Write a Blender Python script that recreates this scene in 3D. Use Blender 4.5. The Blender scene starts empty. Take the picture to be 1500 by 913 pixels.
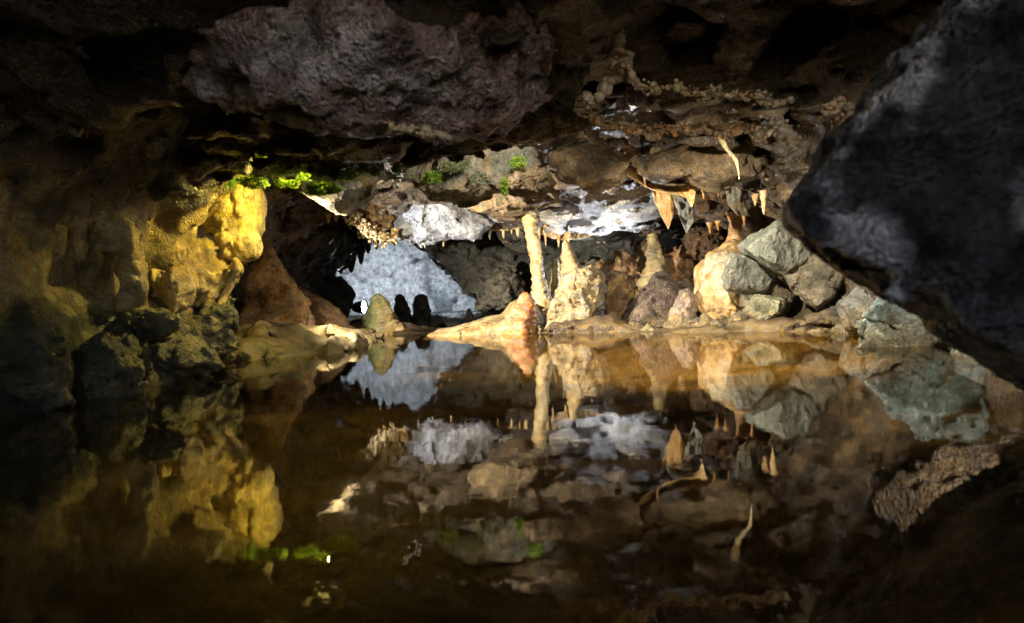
import bpy, math, random, time
import numpy as np
from mathutils import Vector, Matrix
T0 = time.time()
random.seed(7); RNG = np.random.default_rng(11)
sc = bpy.context.scene
COL = sc.collection

# ------------------------------------------------------------------ camera
CAM_H = 0.35; F_PX = 1000.0; IW, IH = 1500.0, 913.0
PITCH = math.radians(-0.95); ROLL = math.radians(2.5)
_F = Vector((0, math.cos(PITCH), math.sin(PITCH)))
_U0 = Vector((0, -math.sin(PITCH), math.cos(PITCH)))
_R0 = Vector((1, 0, 0))
_R = _R0 * math.cos(ROLL) - _U0 * math.sin(ROLL)
_U = _R0 * math.sin(ROLL) + _U0 * math.cos(ROLL)
cam_d = bpy.data.cameras.new('camera'); cam = bpy.data.objects.new('camera', cam_d); COL.objects.link(cam)
cam.matrix_world = Matrix(((_R.x, _U.x, -_F.x, 0), (_R.y, _U.y, -_F.y, 0), (_R.z, _U.z, -_F.z, CAM_H), (0, 0, 0, 1)))
cam_d.sensor_width = 36.0; cam_d.lens = 24.0
cam_d.clip_start = 0.02; cam_d.clip_end = 400
cam_d.dof.use_dof = True; cam_d.dof.focus_distance = 6.5; cam_d.dof.aperture_fstop = 3.2
sc.camera = cam

def P(px, py, d):
    """photo pixel + distance along the pool (metres) -> point in the cave"""
    v = _F * F_PX + _R * (px - IW / 2) - _U * (py - IH / 2)
    v = v * (d / v.y)
    return np.array((v.x, v.y, v.z + CAM_H))

# ------------------------------------------------------------------ daylight outside the cave mouth
w = bpy.data.worlds.new('World'); sc.world = w; w.use_nodes = True
nt = w.node_tree; bg = nt.nodes['Background']
sky = nt.nodes.new('ShaderNodeTexSky'); sky.sky_type = 'NISHITA'; sky.sun_disc = False
sky.sun_elevation = math.radians(28); sky.sun_rotation = math.radians(200)
nt.links.new(sky.outputs[0], bg.inputs[0]); bg.inputs[1].default_value = 0.15
vs = sc.view_settings
vs.view_transform = 'Standard'; vs.look = 'None'; vs.exposure = 1.4; vs.gamma = 1.0
sc.render.engine = 'CYCLES'
cy = sc.cycles
cy.use_denoising = True
cy.max_bounces = 8; cy.diffuse_bounces = 4; cy.glossy_bounces = 4; cy.transparent_max_bounces = 8
cy.sample_clamp_indirect = 4.0; cy.caustics_reflective = False; cy.caustics_refractive = False

# ------------------------------------------------------------------ numpy noise
_LAT = RNG.random((64, 64, 64), dtype=np.float32) * 2 - 1
_LATF = _LAT.ravel()
def vnoise(x, y, z):
    xi = np.floor(x); yi = np.floor(y); zi = np.floor(z)
    fx = x - xi; fy = y - yi; fz = z - zi
    fx = fx * fx * fx * (fx * (fx * 6 - 15) + 10); fy = fy * fy * fy * (fy * (fy * 6 - 15) + 10); fz = fz * fz * fz * (fz * (fz * 6 - 15) + 10)
    xi = xi.astype(np.int32) & 63; yi = yi.astype(np.int32) & 63; zi = zi.astype(np.int32) & 63
    x1 = (xi + 1) & 63; y1 = (yi + 1) & 63; z1 = (zi + 1) & 63
    xi = xi << 12; x1 = x1 << 12; yi = yi << 6; y1 = y1 << 6
    L = _LATF
    a = L[xi + yi + zi]; b = L[x1 + yi + zi]; a = a + (b - a) * fx
    c = L[xi + y1 + zi]; d = L[x1 + y1 + zi]; c = c + (d - c) * fx
    e = L[xi + yi + z1]; f = L[x1 + yi + z1]; e = e + (f - e) * fx
    g = L[xi + y1 + z1]; h = L[x1 + y1 + z1]; g = g + (h - g) * fx
    a = a + (c - a) * fy; e = e + (g - e) * fy
    return a + (e - a) * fz
def fbm(p, freq, octv=4, gain=0.5, off=0.0, sc3=(1, 1, 1)):
    out = 0; amp = 1.0; x, y, z = p[0] * (freq * sc3[0]) + off, p[1] * (freq * sc3[1]) + off * 1.7, p[2] * (freq * sc3[2]) + off * .6
    tot = 0
    for o in range(octv):
        out = out + amp * vnoise(x, y, z); tot += amp
        amp *= gain
        x = x * 2.03 + 17.1; y = y * 2.03 + 5.3; z = z * 2.03 + 9.7
    return out / tot * 1.6
def ridged(p, freq, octv=3, off=0.0, sc3=(1, 1, 1)):
    out = 0; amp = 1.0; tot = 0
    x, y, z = p[0] * (freq * sc3[0]) + off, p[1] * (freq * sc3[1]) + off * 1.3, p[2] * (freq * sc3[2]) + off * .7
    for o in range(octv):
        out = out + amp * (1 - 2.4 * np.abs(vnoise(x, y, z))); tot += amp
        amp *= 0.5; x = x * 2.1 + 3.1; y = y * 2.1 + 8.3; z = z * 2.1 + 1.7
    return out / tot
_CELLR = RNG.random((4, 32 * 32 * 32), dtype=np.float32)
def cells(p, freq, sc3=(1, 1, 1), off=0.0):
    """Worley: returns F1, F2 and a random number of the nearest cell"""
    x, y, z = p[0] * (freq * sc3[0]) + off, p[1] * (freq * sc3[1]) + off, p[2] * (freq * sc3[2]) + off
    xi = np.floor(x).astype(np.int32); yi = np.floor(y).astype(np.int32); zi = np.floor(z).astype(np.int32)
    f1 = np.full(x.shape, 9.0, np.float32); f2 = f1.copy(); rid = np.zeros(x.shape, np.float32)
    for a in (-1, 0, 1):
        for b in (-1, 0, 1):
            for c in (-1, 0, 1):
                X = xi + a; Y = yi + b; Z = zi + c
                h = ((X & 31) << 10) | ((Y & 31) << 5) | (Z & 31)
                dx = X + _CELLR[0][h] - x; dy = Y + _CELLR[1][h] - y; dz = Z + _CELLR[2][h] - z
                d = dx * dx + dy * dy + dz * dz
                m = d < f1
                f2 = np.where(m, f1, np.minimum(f2, d)); rid = np.where(m, _CELLR[3][h], rid); f1 = np.where(m, d, f1)
    return np.sqrt(f1), np.sqrt(f2), rid
def sstep(a, b, x):
    t = np.clip((x - a) / (b - a), 0, 1); return t * t * (3 - 2 * t)
def smin(a, b, k):
    h = np.clip(0.5 + 0.5 * (b - a) / k, 0, 1); return b + (a - b) * h - k * h * (1 - h)
def smax(a, b, k): return -smin(-a, -b, k)

# ------------------------------------------------------------------ surface nets
def nets(F, org, res):
    """F > 0 is rock. Returns verts, quads facing the air."""
    S = F > 0
    nx, ny, nz = F.shape
    m = np.zeros((nx - 1, ny - 1, nz - 1), np.uint8)
    for a in (0, 1):
        for b in (0, 1):
            for c in (0, 1):
                m += S[a:nx - 1 + a, b:ny - 1 + b, c:nz - 1 + c]
    act = (m > 0) & (m < 8)
    I = np.argwhere(act).astype(np.int32)
    idx = np.full(act.shape, -1, np.int32); idx[act] = np.arange(len(I), dtype=np.int32)
    cor = np.array([(a, b, c) for a in (0, 1) for b in (0, 1) for c in (0, 1)])
    V = [F[I[:, 0] + a, I[:, 1] + b, I[:, 2] + c] for a, b, c in cor]
    acc = np.zeros((len(I), 3), np.float32); cnt = np.zeros(len(I), np.float32)
    for i in range(8):
        for j in range(i + 1, 8):
            if np.abs(cor[i] - cor[j]).sum() != 1: continue
            x = (V[i] > 0) != (V[j] > 0)
            t = np.where(x, V[i] / np.where(x, V[i] - V[j], 1), 0)
            acc += x[:, None] * (cor[i] + t[:, None] * (cor[j] - cor[i])); cnt += x
    verts = (I + acc / cnt[:, None]) * res + np.asarray(org)
    quads = []
    for ax in range(3):
        sl0 = [slice(None)] * 3; sl1 = [slice(None)] * 3
        sl0[ax] = slice(0, -1); sl1[ax] = slice(1, None)
        A = S[tuple(sl0)]; B = S[tuple(sl1)]
        E = np.argwhere(A != B)
        o1, o2 = [k for k in range(3) if k != ax]
        ok = (E[:, o1] > 0) & (E[:, o1] < F.shape[o1] - 1) & (E[:, o2] > 0) & (E[:, o2] < F.shape[o2] - 1)
        E = E[ok]
        def at(d1, d2):
            Q = E.copy(); Q[:, o1] += d1; Q[:, o2] += d2
            return idx[Q[:, 0], Q[:, 1], Q[:, 2]]
        q = np.stack([at(-1, -1), at(0, -1), at(0, 0), at(-1, 0)], 1)
        flip = A[E[:, 0], E[:, 1], E[:, 2]]           # rock on the low side: normal goes up the axis
        if ax == 1: flip = ~flip
        q = np.where(flip[:, None], q, q[:, ::-1])
        quads.append(q)
    return verts.astype(np.float32), np.concatenate(quads).astype(np.int32)
def vnormals(v, q):
    a = v[q[:, 2]] - v[q[:, 0]]; b = v[q[:, 3]] - v[q[:, 1]]
    n = np.cross(a, b)
    out = np.zeros_like(v)
    for k in range(q.shape[1]): 
        for c in range(3): out[:, c] += np.bincount(q[:, k], n[:, c], len(v))
    return out / (np.linalg.norm(out, axis=1, keepdims=True) + 1e-9)
def subdivide(v, q):
    """one step of splitting quads in four, with smoothed positions"""
    n = len(v)
    e = np.concatenate([q[:, [0, 1]], q[:, [1, 2]], q[:, [2, 3]], q[:, [3, 0]]]); e = np.sort(e, 1)
    ue, inv = np.unique(e[:, 0].astype(np.int64) * n + e[:, 1], return_inverse=True)
    ep = (v[ue // n] + v[ue % n]) / 2
    fp = v[q].mean(1)
    m = len(q); E = inv.reshape(4, m) + n; Fi = np.arange(m) + n + len(ue)
    nq = np.concatenate([np.stack([q[:, k], E[k], Fi, E[(k + 3) % 4]], 1) for k in range(4)])
    return np.concatenate([v, ep, fp]).astype(np.float32), nq.astype(np.int32)
def make_mesh(name, v, q, mat, col=None, smooth=True, loc=None, parent=None):
    me = bpy.data.meshes.new(name)
    v = np.asarray(v, np.float32)
    if loc is not None: v = v - np.asarray(loc, np.float32)
    q = np.asarray(q, np.int32); k = q.shape[1]
    me.vertices.add(len(v)); me.vertices.foreach_set('co', v.ravel())
    me.loops.add(q.size); me.loops.foreach_set('vertex_index', q.ravel())
    me.polygons.add(len(q)); me.polygons.foreach_set('loop_start', np.arange(0, q.size, k, dtype=np.int32))
    me.update(calc_edges=True)
    if smooth: me.polygons.foreach_set('use_smooth', np.ones(len(q), bool))
    if col is not None:
        at = me.color_attributes.new('Col', 'FLOAT_COLOR', 'POINT')
        c4 = np.ones((len(v), 4), np.float32); c4[:, :3] = np.clip(col, 0, 1)
        at.data.foreach_set('color', c4.ravel())
    me.materials.append(mat)
    o = bpy.data.objects.new(name, me); COL.objects.link(o)
    if loc is not None: o.location = tuple(float(t) for t in loc)
    if parent is not None: o.parent = parent
    return o
def tag(o, label, cat, group=None):
    o['label'] = label; o['category'] = cat
    if group: o['group'] = group
    return o
def structure(o): o['kind'] = 'structure'; return o
# ------------------------------------------------------------------ materials
def nodes_of(name):
    m = bpy.data.materials.new(name); m.use_nodes = True
    n = m.node_tree; b = n.nodes['Principled BSDF']
    return m, n, b
def rock_mat(name, rough=(0.3, 0.65), bump=0.7, s=1.0, var=0.55, spec=0.5, pits=0.0, dist=0.02, fine=0.5):
    m, n, b = nodes_of(name); N = n.nodes; L = n.links
    geo = N.new('ShaderNodeNewGeometry')
    at = N.new('ShaderNodeAttribute'); at.attribute_name = 'Col'
    def noise(scale, detail=8, rough_=0.62, dist_=0.0):
        t = N.new('ShaderNodeTexNoise'); t.inputs['Scale'].default_value = scale * s; t.inputs['Detail'].default_value = detail
        t.inputs['Roughness'].default_value = rough_; t.inputs['Distortion'].default_value = dist_
        L.new(geo.outputs['Position'], t.inputs['Vector']); return t.outputs['Fac']
    def rng(src, a, b_, c, d):
        r = N.new('ShaderNodeMapRange'); L.new(src, r.inputs['Value'])
        for i, x in zip(('From Min', 'From Max', 'To Min', 'To Max'), (a, b_, c, d)): r.inputs[i].default_value = x
        return r.outputs['Result']
    def math_(op, a, b_):
        r = N.new('ShaderNodeMath'); r.operation = op
        for i, x in enumerate((a, b_)):
            if isinstance(x, (int, float)): r.inputs[i].default_value = x
            else: L.new(x, r.inputs[i])
        return r.outputs[0]
    n1 = noise(5.0, 9, 0.66, 0.3); n2 = noise(34.0, 7, 0.65); n3 = noise(13.0, 6, 0.6, 0.8)
    vo = N.new('ShaderNodeTexVoronoi'); vo.inputs['Scale'].default_value = 62 * s; L.new(geo.outputs['Position'], vo.inputs['Vector'])
    k = math_('MULTIPLY', rng(n1, 0.32, 0.68, 1 - var, 1 + var * 0.75), rng(n2, 0.3, 0.7, 1 - var * 0.6, 1 + var * 0.5))
    vm = N.new('ShaderNodeVectorMath'); vm.operation = 'SCALE'
    L.new(at.outputs['Color'], vm.inputs[0]); L.new(k, vm.inputs['Scale'])
    k2_ = rng(noise(115.0, 3, 0.7), 0.3, 0.7, 0.68, 1.32)
    vm2 = N.new('ShaderNodeVectorMath'); vm2.operation = 'SCALE'; L.new(vm.outputs[0], vm2.inputs[0]); L.new(k2_, vm2.inputs['Scale']); vm = vm2
    # rusty / grey tint drifting over the stone
    hs = N.new('ShaderNodeHueSaturation'); L.new(vm.outputs[0], hs.inputs['Color'])
    L.new(rng(n3, 0.3, 0.7, 0.55, 1.35), hs.inputs['Saturation'])
    L.new(hs.outputs['Color'], b.inputs['Base Color'])
    L.new(rng(n3, 0.3, 0.7, rough[0], rough[1]), b.inputs['Roughness'])
    b.inputs['Specular IOR Level'].default_value = spec
    h = math_('ADD', math_('MULTIPLY', n1, 1.0), math_('MULTIPLY', n2, fine))
    h = math_('ADD', h, math_('MULTIPLY', n3, 0.4))
    if pits: h = math_('SUBTRACT', h, math_('MULTIPLY', vo.outputs['Distance'], pits))
    bp = N.new('ShaderNodeBump'); bp.inputs['Strength'].default_value = bump; bp.inputs['Distance'].default_value = dist / s
    L.new(h, bp.inputs['Height']); L.new(bp.outputs[0], b.inputs['Normal'])
    return m
M_CEIL = rock_mat('ceiling_rock', (0.16, 0.5), 1.0, 1.1, 0.7, 0.7, 0.3, 0.05, 0.6)
M_WALL = rock_mat('wall_flowstone', (0.25, 0.6), 1.0, 1.2, 0.75, 0.5, 0.1, 0.06, 0.6)
M_FLOOR = rock_mat('pool_mud', (0.4, 0.7), 0.6, 1.4, 0.45, 0.3, 0.0, 0.02)
M_ROUGH = rock_mat('rough_stone', (0.22, 0.6), 1.0, 1.2, 0.95, 0.6, 0.6, 0.08, 1.0)
M_BLOCK = rock_mat('boulder_stone', (0.3, 0.62), 1.0, 1.6, 0.7, 0.5, 0.2, 0.06, 0.7)
M_FLOW = rock_mat('calcite_flowstone', (0.18, 0.42), 0.8, 1.5, 0.6, 0.6, 0.05, 0.045, 0.6)
M_POP = rock_mat('calcite_beads', (0.2, 0.45), 0.4, 3.0, 0.4, 0.6, 0.0, 0.01)
M_SPARK = rock_mat('wet_crystal_rock', (0.1, 0.38), 1.0, 1.6, 0.6, 0.9, 0.6, 0.05, 1.2)

M_DARK = rock_mat('dark_wet_stone', (0.12, 0.5), 1.0, 1.3, 1.0, 0.7, 0.7, 0.08, 1.0)
# water: clear, mirror-like towards grazing angles
M_WATER, n, b = nodes_of('still_water'); N = n.nodes; L = n.links; N.remove(b)
out = N['Material Output']
gl = N.new('ShaderNodeBsdfGlossy'); gl.inputs['Roughness'].default_value = 0.012
tr = N.new('ShaderNodeBsdfTransparent'); tr.inputs['Color'].default_value = (0.76, 0.66, 0.42, 1)
fr = N.new('ShaderNodeFresnel'); fr.inputs['IOR'].default_value = 1.7
mx = N.new('ShaderNodeMixShader'); L.new(fr.outputs[0], mx.inputs[0]); L.new(tr.outputs[0], mx.inputs[1]); L.new(gl.outputs[0], mx.inputs[2])
L.new(mx.outputs[0], out.inputs['Surface'])
geo = N.new('ShaderNodeNewGeometry')
ir = N.new('ShaderNodeMapRange'); L.new(geo.outputs['Backfacing'], ir.inputs['Value'])      # the same surface loss for light on its way in and out
ir.inputs['To Min'].default_value = 2.3; ir.inputs['To Max'].default_value = 1 / 2.3; L.new(ir.outputs[0], fr.inputs['IOR'])
hsum = None
mp = N.new('ShaderNodeMapping'); mp.inputs['Scale'].default_value = (1.0, 1.6, 1); L.new(geo.outputs['Position'], mp.inputs['Vector'])
for scale, amp in ((2.2, 0.55), (9.0, 0.16), (24.0, 0.03)):
    t = N.new('ShaderNodeTexNoise'); t.inputs['Scale'].default_value = scale; t.inputs['Detail'].default_value = 2
    L.new(mp.outputs[0], t.inputs['Vector'])
    k = N.new('ShaderNodeMath'); k.operation = 'MULTIPLY'; L.new(t.outputs['Fac'], k.inputs[0]); k.inputs[1].default_value = amp
    if hsum is None: hsum = k.outputs[0]
    else:
        a = N.new('ShaderNodeMath'); L.new(hsum, a.inputs[0]); L.new(k.outputs[0], a.inputs[1]); hsum = a.outputs[0]
bp = N.new('ShaderNodeBump'); bp.inputs['Strength'].default_value = 1.0; bp.inputs['Distance'].default_value = 0.0013
L.new(hsum, bp.inputs['Height']); L.new(bp.outputs[0], gl.inputs['Normal'])

# ------------------------------------------------------------------ the cave itself
def interp(x, xs, ys): return np.interp(x, xs, ys).astype(np.float32)
def lintel_y(x): return interp(x, (-2.2, -0.5, 0.25, 1.6), (4.15, 4.0, 3.25, 3.15))
def ceil_z(x, y):
    yl = lintel_y(x)
    near = interp(y, (-2.0, 0.0, 1.6, 2.6, 4.0), (2.1, 1.75, 1.42, 1.27, 1.19))
    far = interp(y, (3.0, 5.0, 6.5, 8.0, 9.2, 9.6, 10.6, 13.0, 15.0, 20.0, 26.0), (1.5, 1.56, 1.45, 1.36, 1.19, 1.42, 1.5, 1.45, 2.2, 3.4, 3.0))
    left = interp(y, (3.0, 8.2, 9.4, 12.0, 14.0, 15.5, 20.0, 26.0), (1.55, 1.6, 1.75, 1.8, 1.85, 2.6, 3.6, 3.0))
    far = far + (left - far) * sstep(0.1, -0.5, x)
    near = near + 0.10 * sstep(-0.1, 0.5, x) * sstep(2.0, 2.6, y)
    return near + (far - near) * sstep(0.0, 0.16, y - yl)
def shore_y(x): return 7.3 - 0.75 * x
def floor_z(x, y):
    s = y - shore_y(x)
    bed = -0.30 + 0.13 * sstep(0.0, 1.8, x) - 0.20 * sstep(4.2, 2.6, y)
    r_ = sstep(-0.7, 0.4, x); land = 0.03 + 0.34 * sstep(0.2, 3.0, s) * r_ - (1 - r_) * (0.30 * sstep(0.5, 3.2, s) + 0.35 * sstep(3.5, 11.0, s))
    z = bed + (land - bed) * sstep(-0.9, 0.12, s)
    return z
def wall_l(y): return interp(y, (-2, 0, 1.5, 2.6, 3.6, 4.6, 5.2, 6.5, 8.3, 9.6, 11, 12.6, 15, 18, 23, 26), (-3.2, -2.9, -2.3, -2.02, -1.92, -2.2, -2.5, -2.75, -2.95, -3.0, -3.1, -3.25, -7.0, -8.6, -8.0, -5))
def wall_r(y): return interp(y, (-2, 0, 1.0, 3.0, 4.0, 6.0, 8.0, 9.0, 10.3, 11.0, 12.5, 15, 18, 23, 26), (2.6, 2.7, 2.6, 2.5, 2.5, 2.75, 3.0, 2.9, 2.6, 2.2, 1.6, 0.6, 0.8, 0.4, -1))
def shell_base(x, y, z):
    """2-D tables are made on the (x, y) grid and spread over z; > 0 is rock"""
    zc = ceil_z(x, y); zf = floor_z(x, y); wl = wall_l(y); wr = wall_r(y)
    # the walls lean in under the ceiling and bulge in the middle
    lean = 0.55 * sstep(0.75, 1.5, z)
    fl = (wl + lean * 0.7 + 0.12 * np.cos(z * 5.0)) - x
    fr_ = x - (wr - lean * 0.9)
    f = smax(z - zc, zf - z, 0.10)
    f = smax(f, fl, 0.30); f = smax(f, fr_, 0.30)
    f = smax(f, y - 23.0, 1.2)
    f = smax(f, np.minimum(np.minimum(y - 10.3 - 0.25 * z, x + 0.2 + 0.95 * np.clip(z - 0.1, 0, 1.2)), 14.6 - y), 0.15)      # rock between the room and the far chamber
    hole = (np.sqrt(((x - 0.7) / 2.1) ** 2 + ((z - 1.4) / 1.05) ** 2) - 1) * 0.6      # the cave mouth behind the camera
    f = np.maximum(f, np.minimum(-(y + 1.1), hole))
    return f
def shell_noise(p):
    x, y, z = p
    c = sstep(0.75, 1.1, z)                            # ceiling and upper walls are broken rock
    left = sstep(-1.0, -1.6, x) * sstep(5.2, 4.6, y) * sstep(1.25, 0.9, z)
    low = sstep(0.0, 0.06, z) 
    amp = 0.25 + 0.75 * low
    far = sstep(11.0, 15.0, y)
    a = fbm(p, 1.3, 3) * (0.10 + 0.2 * far)
    F1, F2, r = cells(p, 2.8, (1, 1, 2.0))
    blk = (r - 0.5) * 0.24 + 0.05 * (F2 - F1)
    F1b, F2b, rb = cells(p, 6.5, (1, 1, 1.5), 3.3)
    blk2 = (rb - 0.5) * 0.10
    d = fbm(p, 7.0, 4, 0.55, 5.0) * 0.035
    flute = fbm(p, 3.2, 3, 0.5, 2.0, (1, 1, 0.3)) * 0.10 + ridged(p, 2.6, 3, 9.0, (1, 1, 0.45)) * 0.08 + ridged(p, 7.0, 2, 3.0, (1, 1, 0.5)) * 0.03
    flute = flute * (1 - far) + far * (ridged(p, 0.8, 3, 2.0, (1, 1, 0.4)) * 0.30 + fbm(p, 0.8, 3, 0.5, 7.0) * 0.34)
    left = np.maximum(left, far)
    c = np.maximum(c, sstep(9.5, 10.2, y) * low)
    rough = (blk + blk2) * (0.35 + 0.65 * c) * (1 - left) * (1 - 0.6 * far)
    return (a + rough + flute * left + d) * amp + (1 - low) * fbm(p, 1.1, 2, 0.5, 4.0) * 0.05
def build_shell(y0, y1, res, xr, zr):
    xs = np.arange(xr[0], xr[1], res, dtype=np.float32); ys = np.arange(y0, y1 + res * 0.5, res, dtype=np.float32); zs = np.arange(zr[0], zr[1], res, dtype=np.float32)
    X = xs[:, None, None]; Y = ys[None, :, None]; Z = zs[None, None, :]
    f = shell_base(X, Y, Z).astype(np.float32)
    band = np.abs(f) < (0.34 if y1 < 20 else 1.1)
    ii = np.nonzero(band)
    p = (xs[ii[0]], ys[ii[1]], zs[ii[2]])
    n_ = len(p[0]); add = np.empty(n_, np.float32)
    for a_ in range(0, n_, 60000):                      # small pieces stay in the cache
        s_ = slice(a_, a_ + 60000); add[s_] = shell_noise((p[0][s_], p[1][s_], p[2][s_]))
    f[band] += add
    return nets(f, (xs[0], ys[0], zs[0]), res)
def mixc(a, b, t): return a + (np.asarray(b, np.float32) - a) * t[:, None]
def shell_colour(v, n):
    p = (v[:, 0], v[:, 1], v[:, 2]); x, y, z = p
    c = np.tile(np.array((0.12, 0.085, 0.052), np.float32), (len(v), 1))
    k = fbm(p, 1.6, 3, 0.5, 20.0); k2 = fbm(p, 4.0, 3, 0.5, 31.0)
    c = mixc(c, (0.21, 0.14, 0.07), sstep(0.0, 0.5, k))
    c = mixc(c, (0.10, 0.09, 0.075), sstep(0.05, 0.5, k2) * 0.7)
    # left wall: tan flowstone above dark greenish rock
    lw = sstep(-1.0, -1.5, x) * sstep(5.6, 4.8, y) * sstep(1.2, 1.05, z)
    c = mixc(c, (0.40, 0.29, 0.11), lw); c = mixc(c, (0.12, 0.09, 0.04), lw * sstep(0.12, 0.45, k2))
    c = mixc(c, (0.09, 0.085, 0.05), lw * sstep(0.52, 0.30, z + 0.12 * k2))
    # ceiling on the mouth side of the lintel: its shade put into the colour
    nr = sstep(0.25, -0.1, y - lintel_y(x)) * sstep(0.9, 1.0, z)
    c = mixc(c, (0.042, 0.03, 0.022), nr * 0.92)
    # dark grey back rocks, white far chamber
    bk = sstep(9.6, 10.3, y) * sstep(15.5, 13.0, y); c = mixc(c, (0.10, 0.105, 0.10), bk * 0.8)
    ch = sstep(15.0, 18.0, y); c = mixc(c, (0.62, 0.64, 0.66), ch)
    # wet ceiling before the arch: white lamp light put into the colour
    dd = np.sqrt(((x - 1.05) / 0.75) ** 2 + ((y - 8.0) / 1.35) ** 2)
    c = mixc(c, (0.62, 0.61, 0.62), sstep(1.2, 0.55, dd + 0.3 * k2) * sstep(1.0, 1.1, z))
    # ochre mud in and round the pool
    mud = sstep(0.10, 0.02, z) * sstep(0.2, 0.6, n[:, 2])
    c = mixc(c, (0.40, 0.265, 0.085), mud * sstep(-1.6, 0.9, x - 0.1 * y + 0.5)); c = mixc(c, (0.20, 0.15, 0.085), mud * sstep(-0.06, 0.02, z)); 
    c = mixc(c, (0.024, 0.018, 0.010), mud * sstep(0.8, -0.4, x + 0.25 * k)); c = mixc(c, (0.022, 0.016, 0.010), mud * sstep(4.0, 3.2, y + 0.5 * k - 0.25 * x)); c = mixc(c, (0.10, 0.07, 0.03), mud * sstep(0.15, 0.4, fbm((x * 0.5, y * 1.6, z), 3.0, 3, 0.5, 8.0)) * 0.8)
    return c
def add_shell():
    parts = []
    for (y0, y1, res, xr, zr) in ((-1.6, 1.25, 0.05, (-3.9, 3.4), (-0.7, 2.6)), (1.18, 4.72, 0.0235, (-3.5, 3.2), (-0.66, 2.0)), (4.66, 12.06, 0.03, (-4.2, 3.6), (-0.42, 2.2)), (11.98, 25.5, 0.08, (-10.5, 2.5), (-1.2, 5.0))):
        v, q = build_shell(y0, y1, res, xr, zr)
        parts.append((v, q))
        print('shell', len(v), time.time() - T0)
    off = 0; Vs = []; Qs = []
    for v, q in parts: Vs.append(v); Qs.append(q + off); off += len(v)
    v = np.concatenate(Vs); q = np.concatenate(Qs)
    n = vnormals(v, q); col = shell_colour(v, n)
    fc = v[q].mean(1); fn = n[q].mean(1)
    cls = np.where(fc[:, 0] < np.where(fc[:, 1] > 10.5, -2.0, 0.3), 1, 2)
    cls[(fc[:, 1] > 15)] = 3
    cls[(fc[:, 2] > 1.02) & (fn[:, 2] < 0.1) & (fc[:, 1] < 15)] = 0
    cls[(fn[:, 2] < -0.5) & (fc[:, 2] > 0.8)] = 0
    cls[(fn[:, 2] > 0.45) & (fc[:, 2] < 0.45)] = 4
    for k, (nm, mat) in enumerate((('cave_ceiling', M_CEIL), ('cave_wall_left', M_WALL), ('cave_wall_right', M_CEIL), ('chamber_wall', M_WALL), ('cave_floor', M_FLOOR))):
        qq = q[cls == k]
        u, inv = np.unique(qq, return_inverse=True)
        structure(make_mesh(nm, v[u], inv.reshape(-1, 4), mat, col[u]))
add_shell()
# the pool
xs = np.linspace(-3.4, 3.1, 40); gx, gy = np.meshgrid(xs, np.linspace(0, 1, 60), indexing='ij')
gy = -1.7 + gy * (shore_y(gx) + 0.22 + 1.7)
vv = np.stack([gx.ravel(), gy.ravel(), np.zeros(gx.size)], 1)
ids = np.arange(gx.size).reshape(gx.shape)
qq = np.stack([ids[:-1, :-1].ravel(), ids[1:, :-1].ravel(), ids[1:, 1:].ravel(), ids[:-1, 1:].ravel()], 1)
structure(make_mesh('pool_water', vv, qq, M_WATER))
# ------------------------------------------------------------------ builders for single things
def chunked(fn, p, size=60000):
    n_ = len(p[0]); out = np.empty(n_, np.float32)
    for a in range(0, n_, size):
        s_ = slice(a, a + size); out[s_] = fn((p[0][s_], p[1][s_], p[2][s_]))
    return out
def two_tone(c1, c2, freq=5.0, off=0.0, lo=-0.1, hi=0.35):
    def f(v, n):
        k = fbm((v[:, 0], v[:, 1], v[:, 2]), freq, 3, 0.55, off)
        return mixc(np.tile(np.array(c1, np.float32), (len(v), 1)), c2, sstep(lo, hi, k))
    return f
def sdf_thing(name, lo, hi, res, base, detail, mat, colfn, label, cat, group=None, sub=0, fine=0.0, amp=0.12):
    lo = np.asarray(lo, float); hi = np.asarray(hi, float)
    ax = [np.arange(lo[k], hi[k] + res, res, dtype=np.float32) for k in range(3)]
    G = np.meshgrid(*ax, indexing='ij'); shp = G[0].shape
    p = tuple(g.ravel() for g in G)
    f = chunked(base, p)
    band = np.abs(f) < amp
    pb = tuple(t[band] for t in p)
    if detail is not None and len(pb[0]): f[band] += chunked(detail, pb)
    F = -f.reshape(shp)
    F[0], F[-1] = -1, -1; F[:, 0], F[:, -1] = -1, -1; F[:, :, 0], F[:, :, -1] = -1, -1
    v, q = nets(F, lo, res)
    for _ in range(sub): v, q = subdivide(v, q)
    n = vnormals(v, q)
    if fine:
        k = chunked(lambda t: fbm(t, 26.0, 3, 0.6, 3.0), (v[:, 0], v[:, 1], v[:, 2]))
        v = v + n * (k * fine)[:, None]
    loc = np.array([(v[:, 0].min() + v[:, 0].max()) / 2, (v[:, 1].min() + v[:, 1].max()) / 2, v[:, 2].min()])
    o = make_mesh(name, v, q, mat, colfn(v, n), loc=loc)
    return tag(o, label, cat, group)
EYE = np.array((0, 0, CAM_H))
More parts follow.
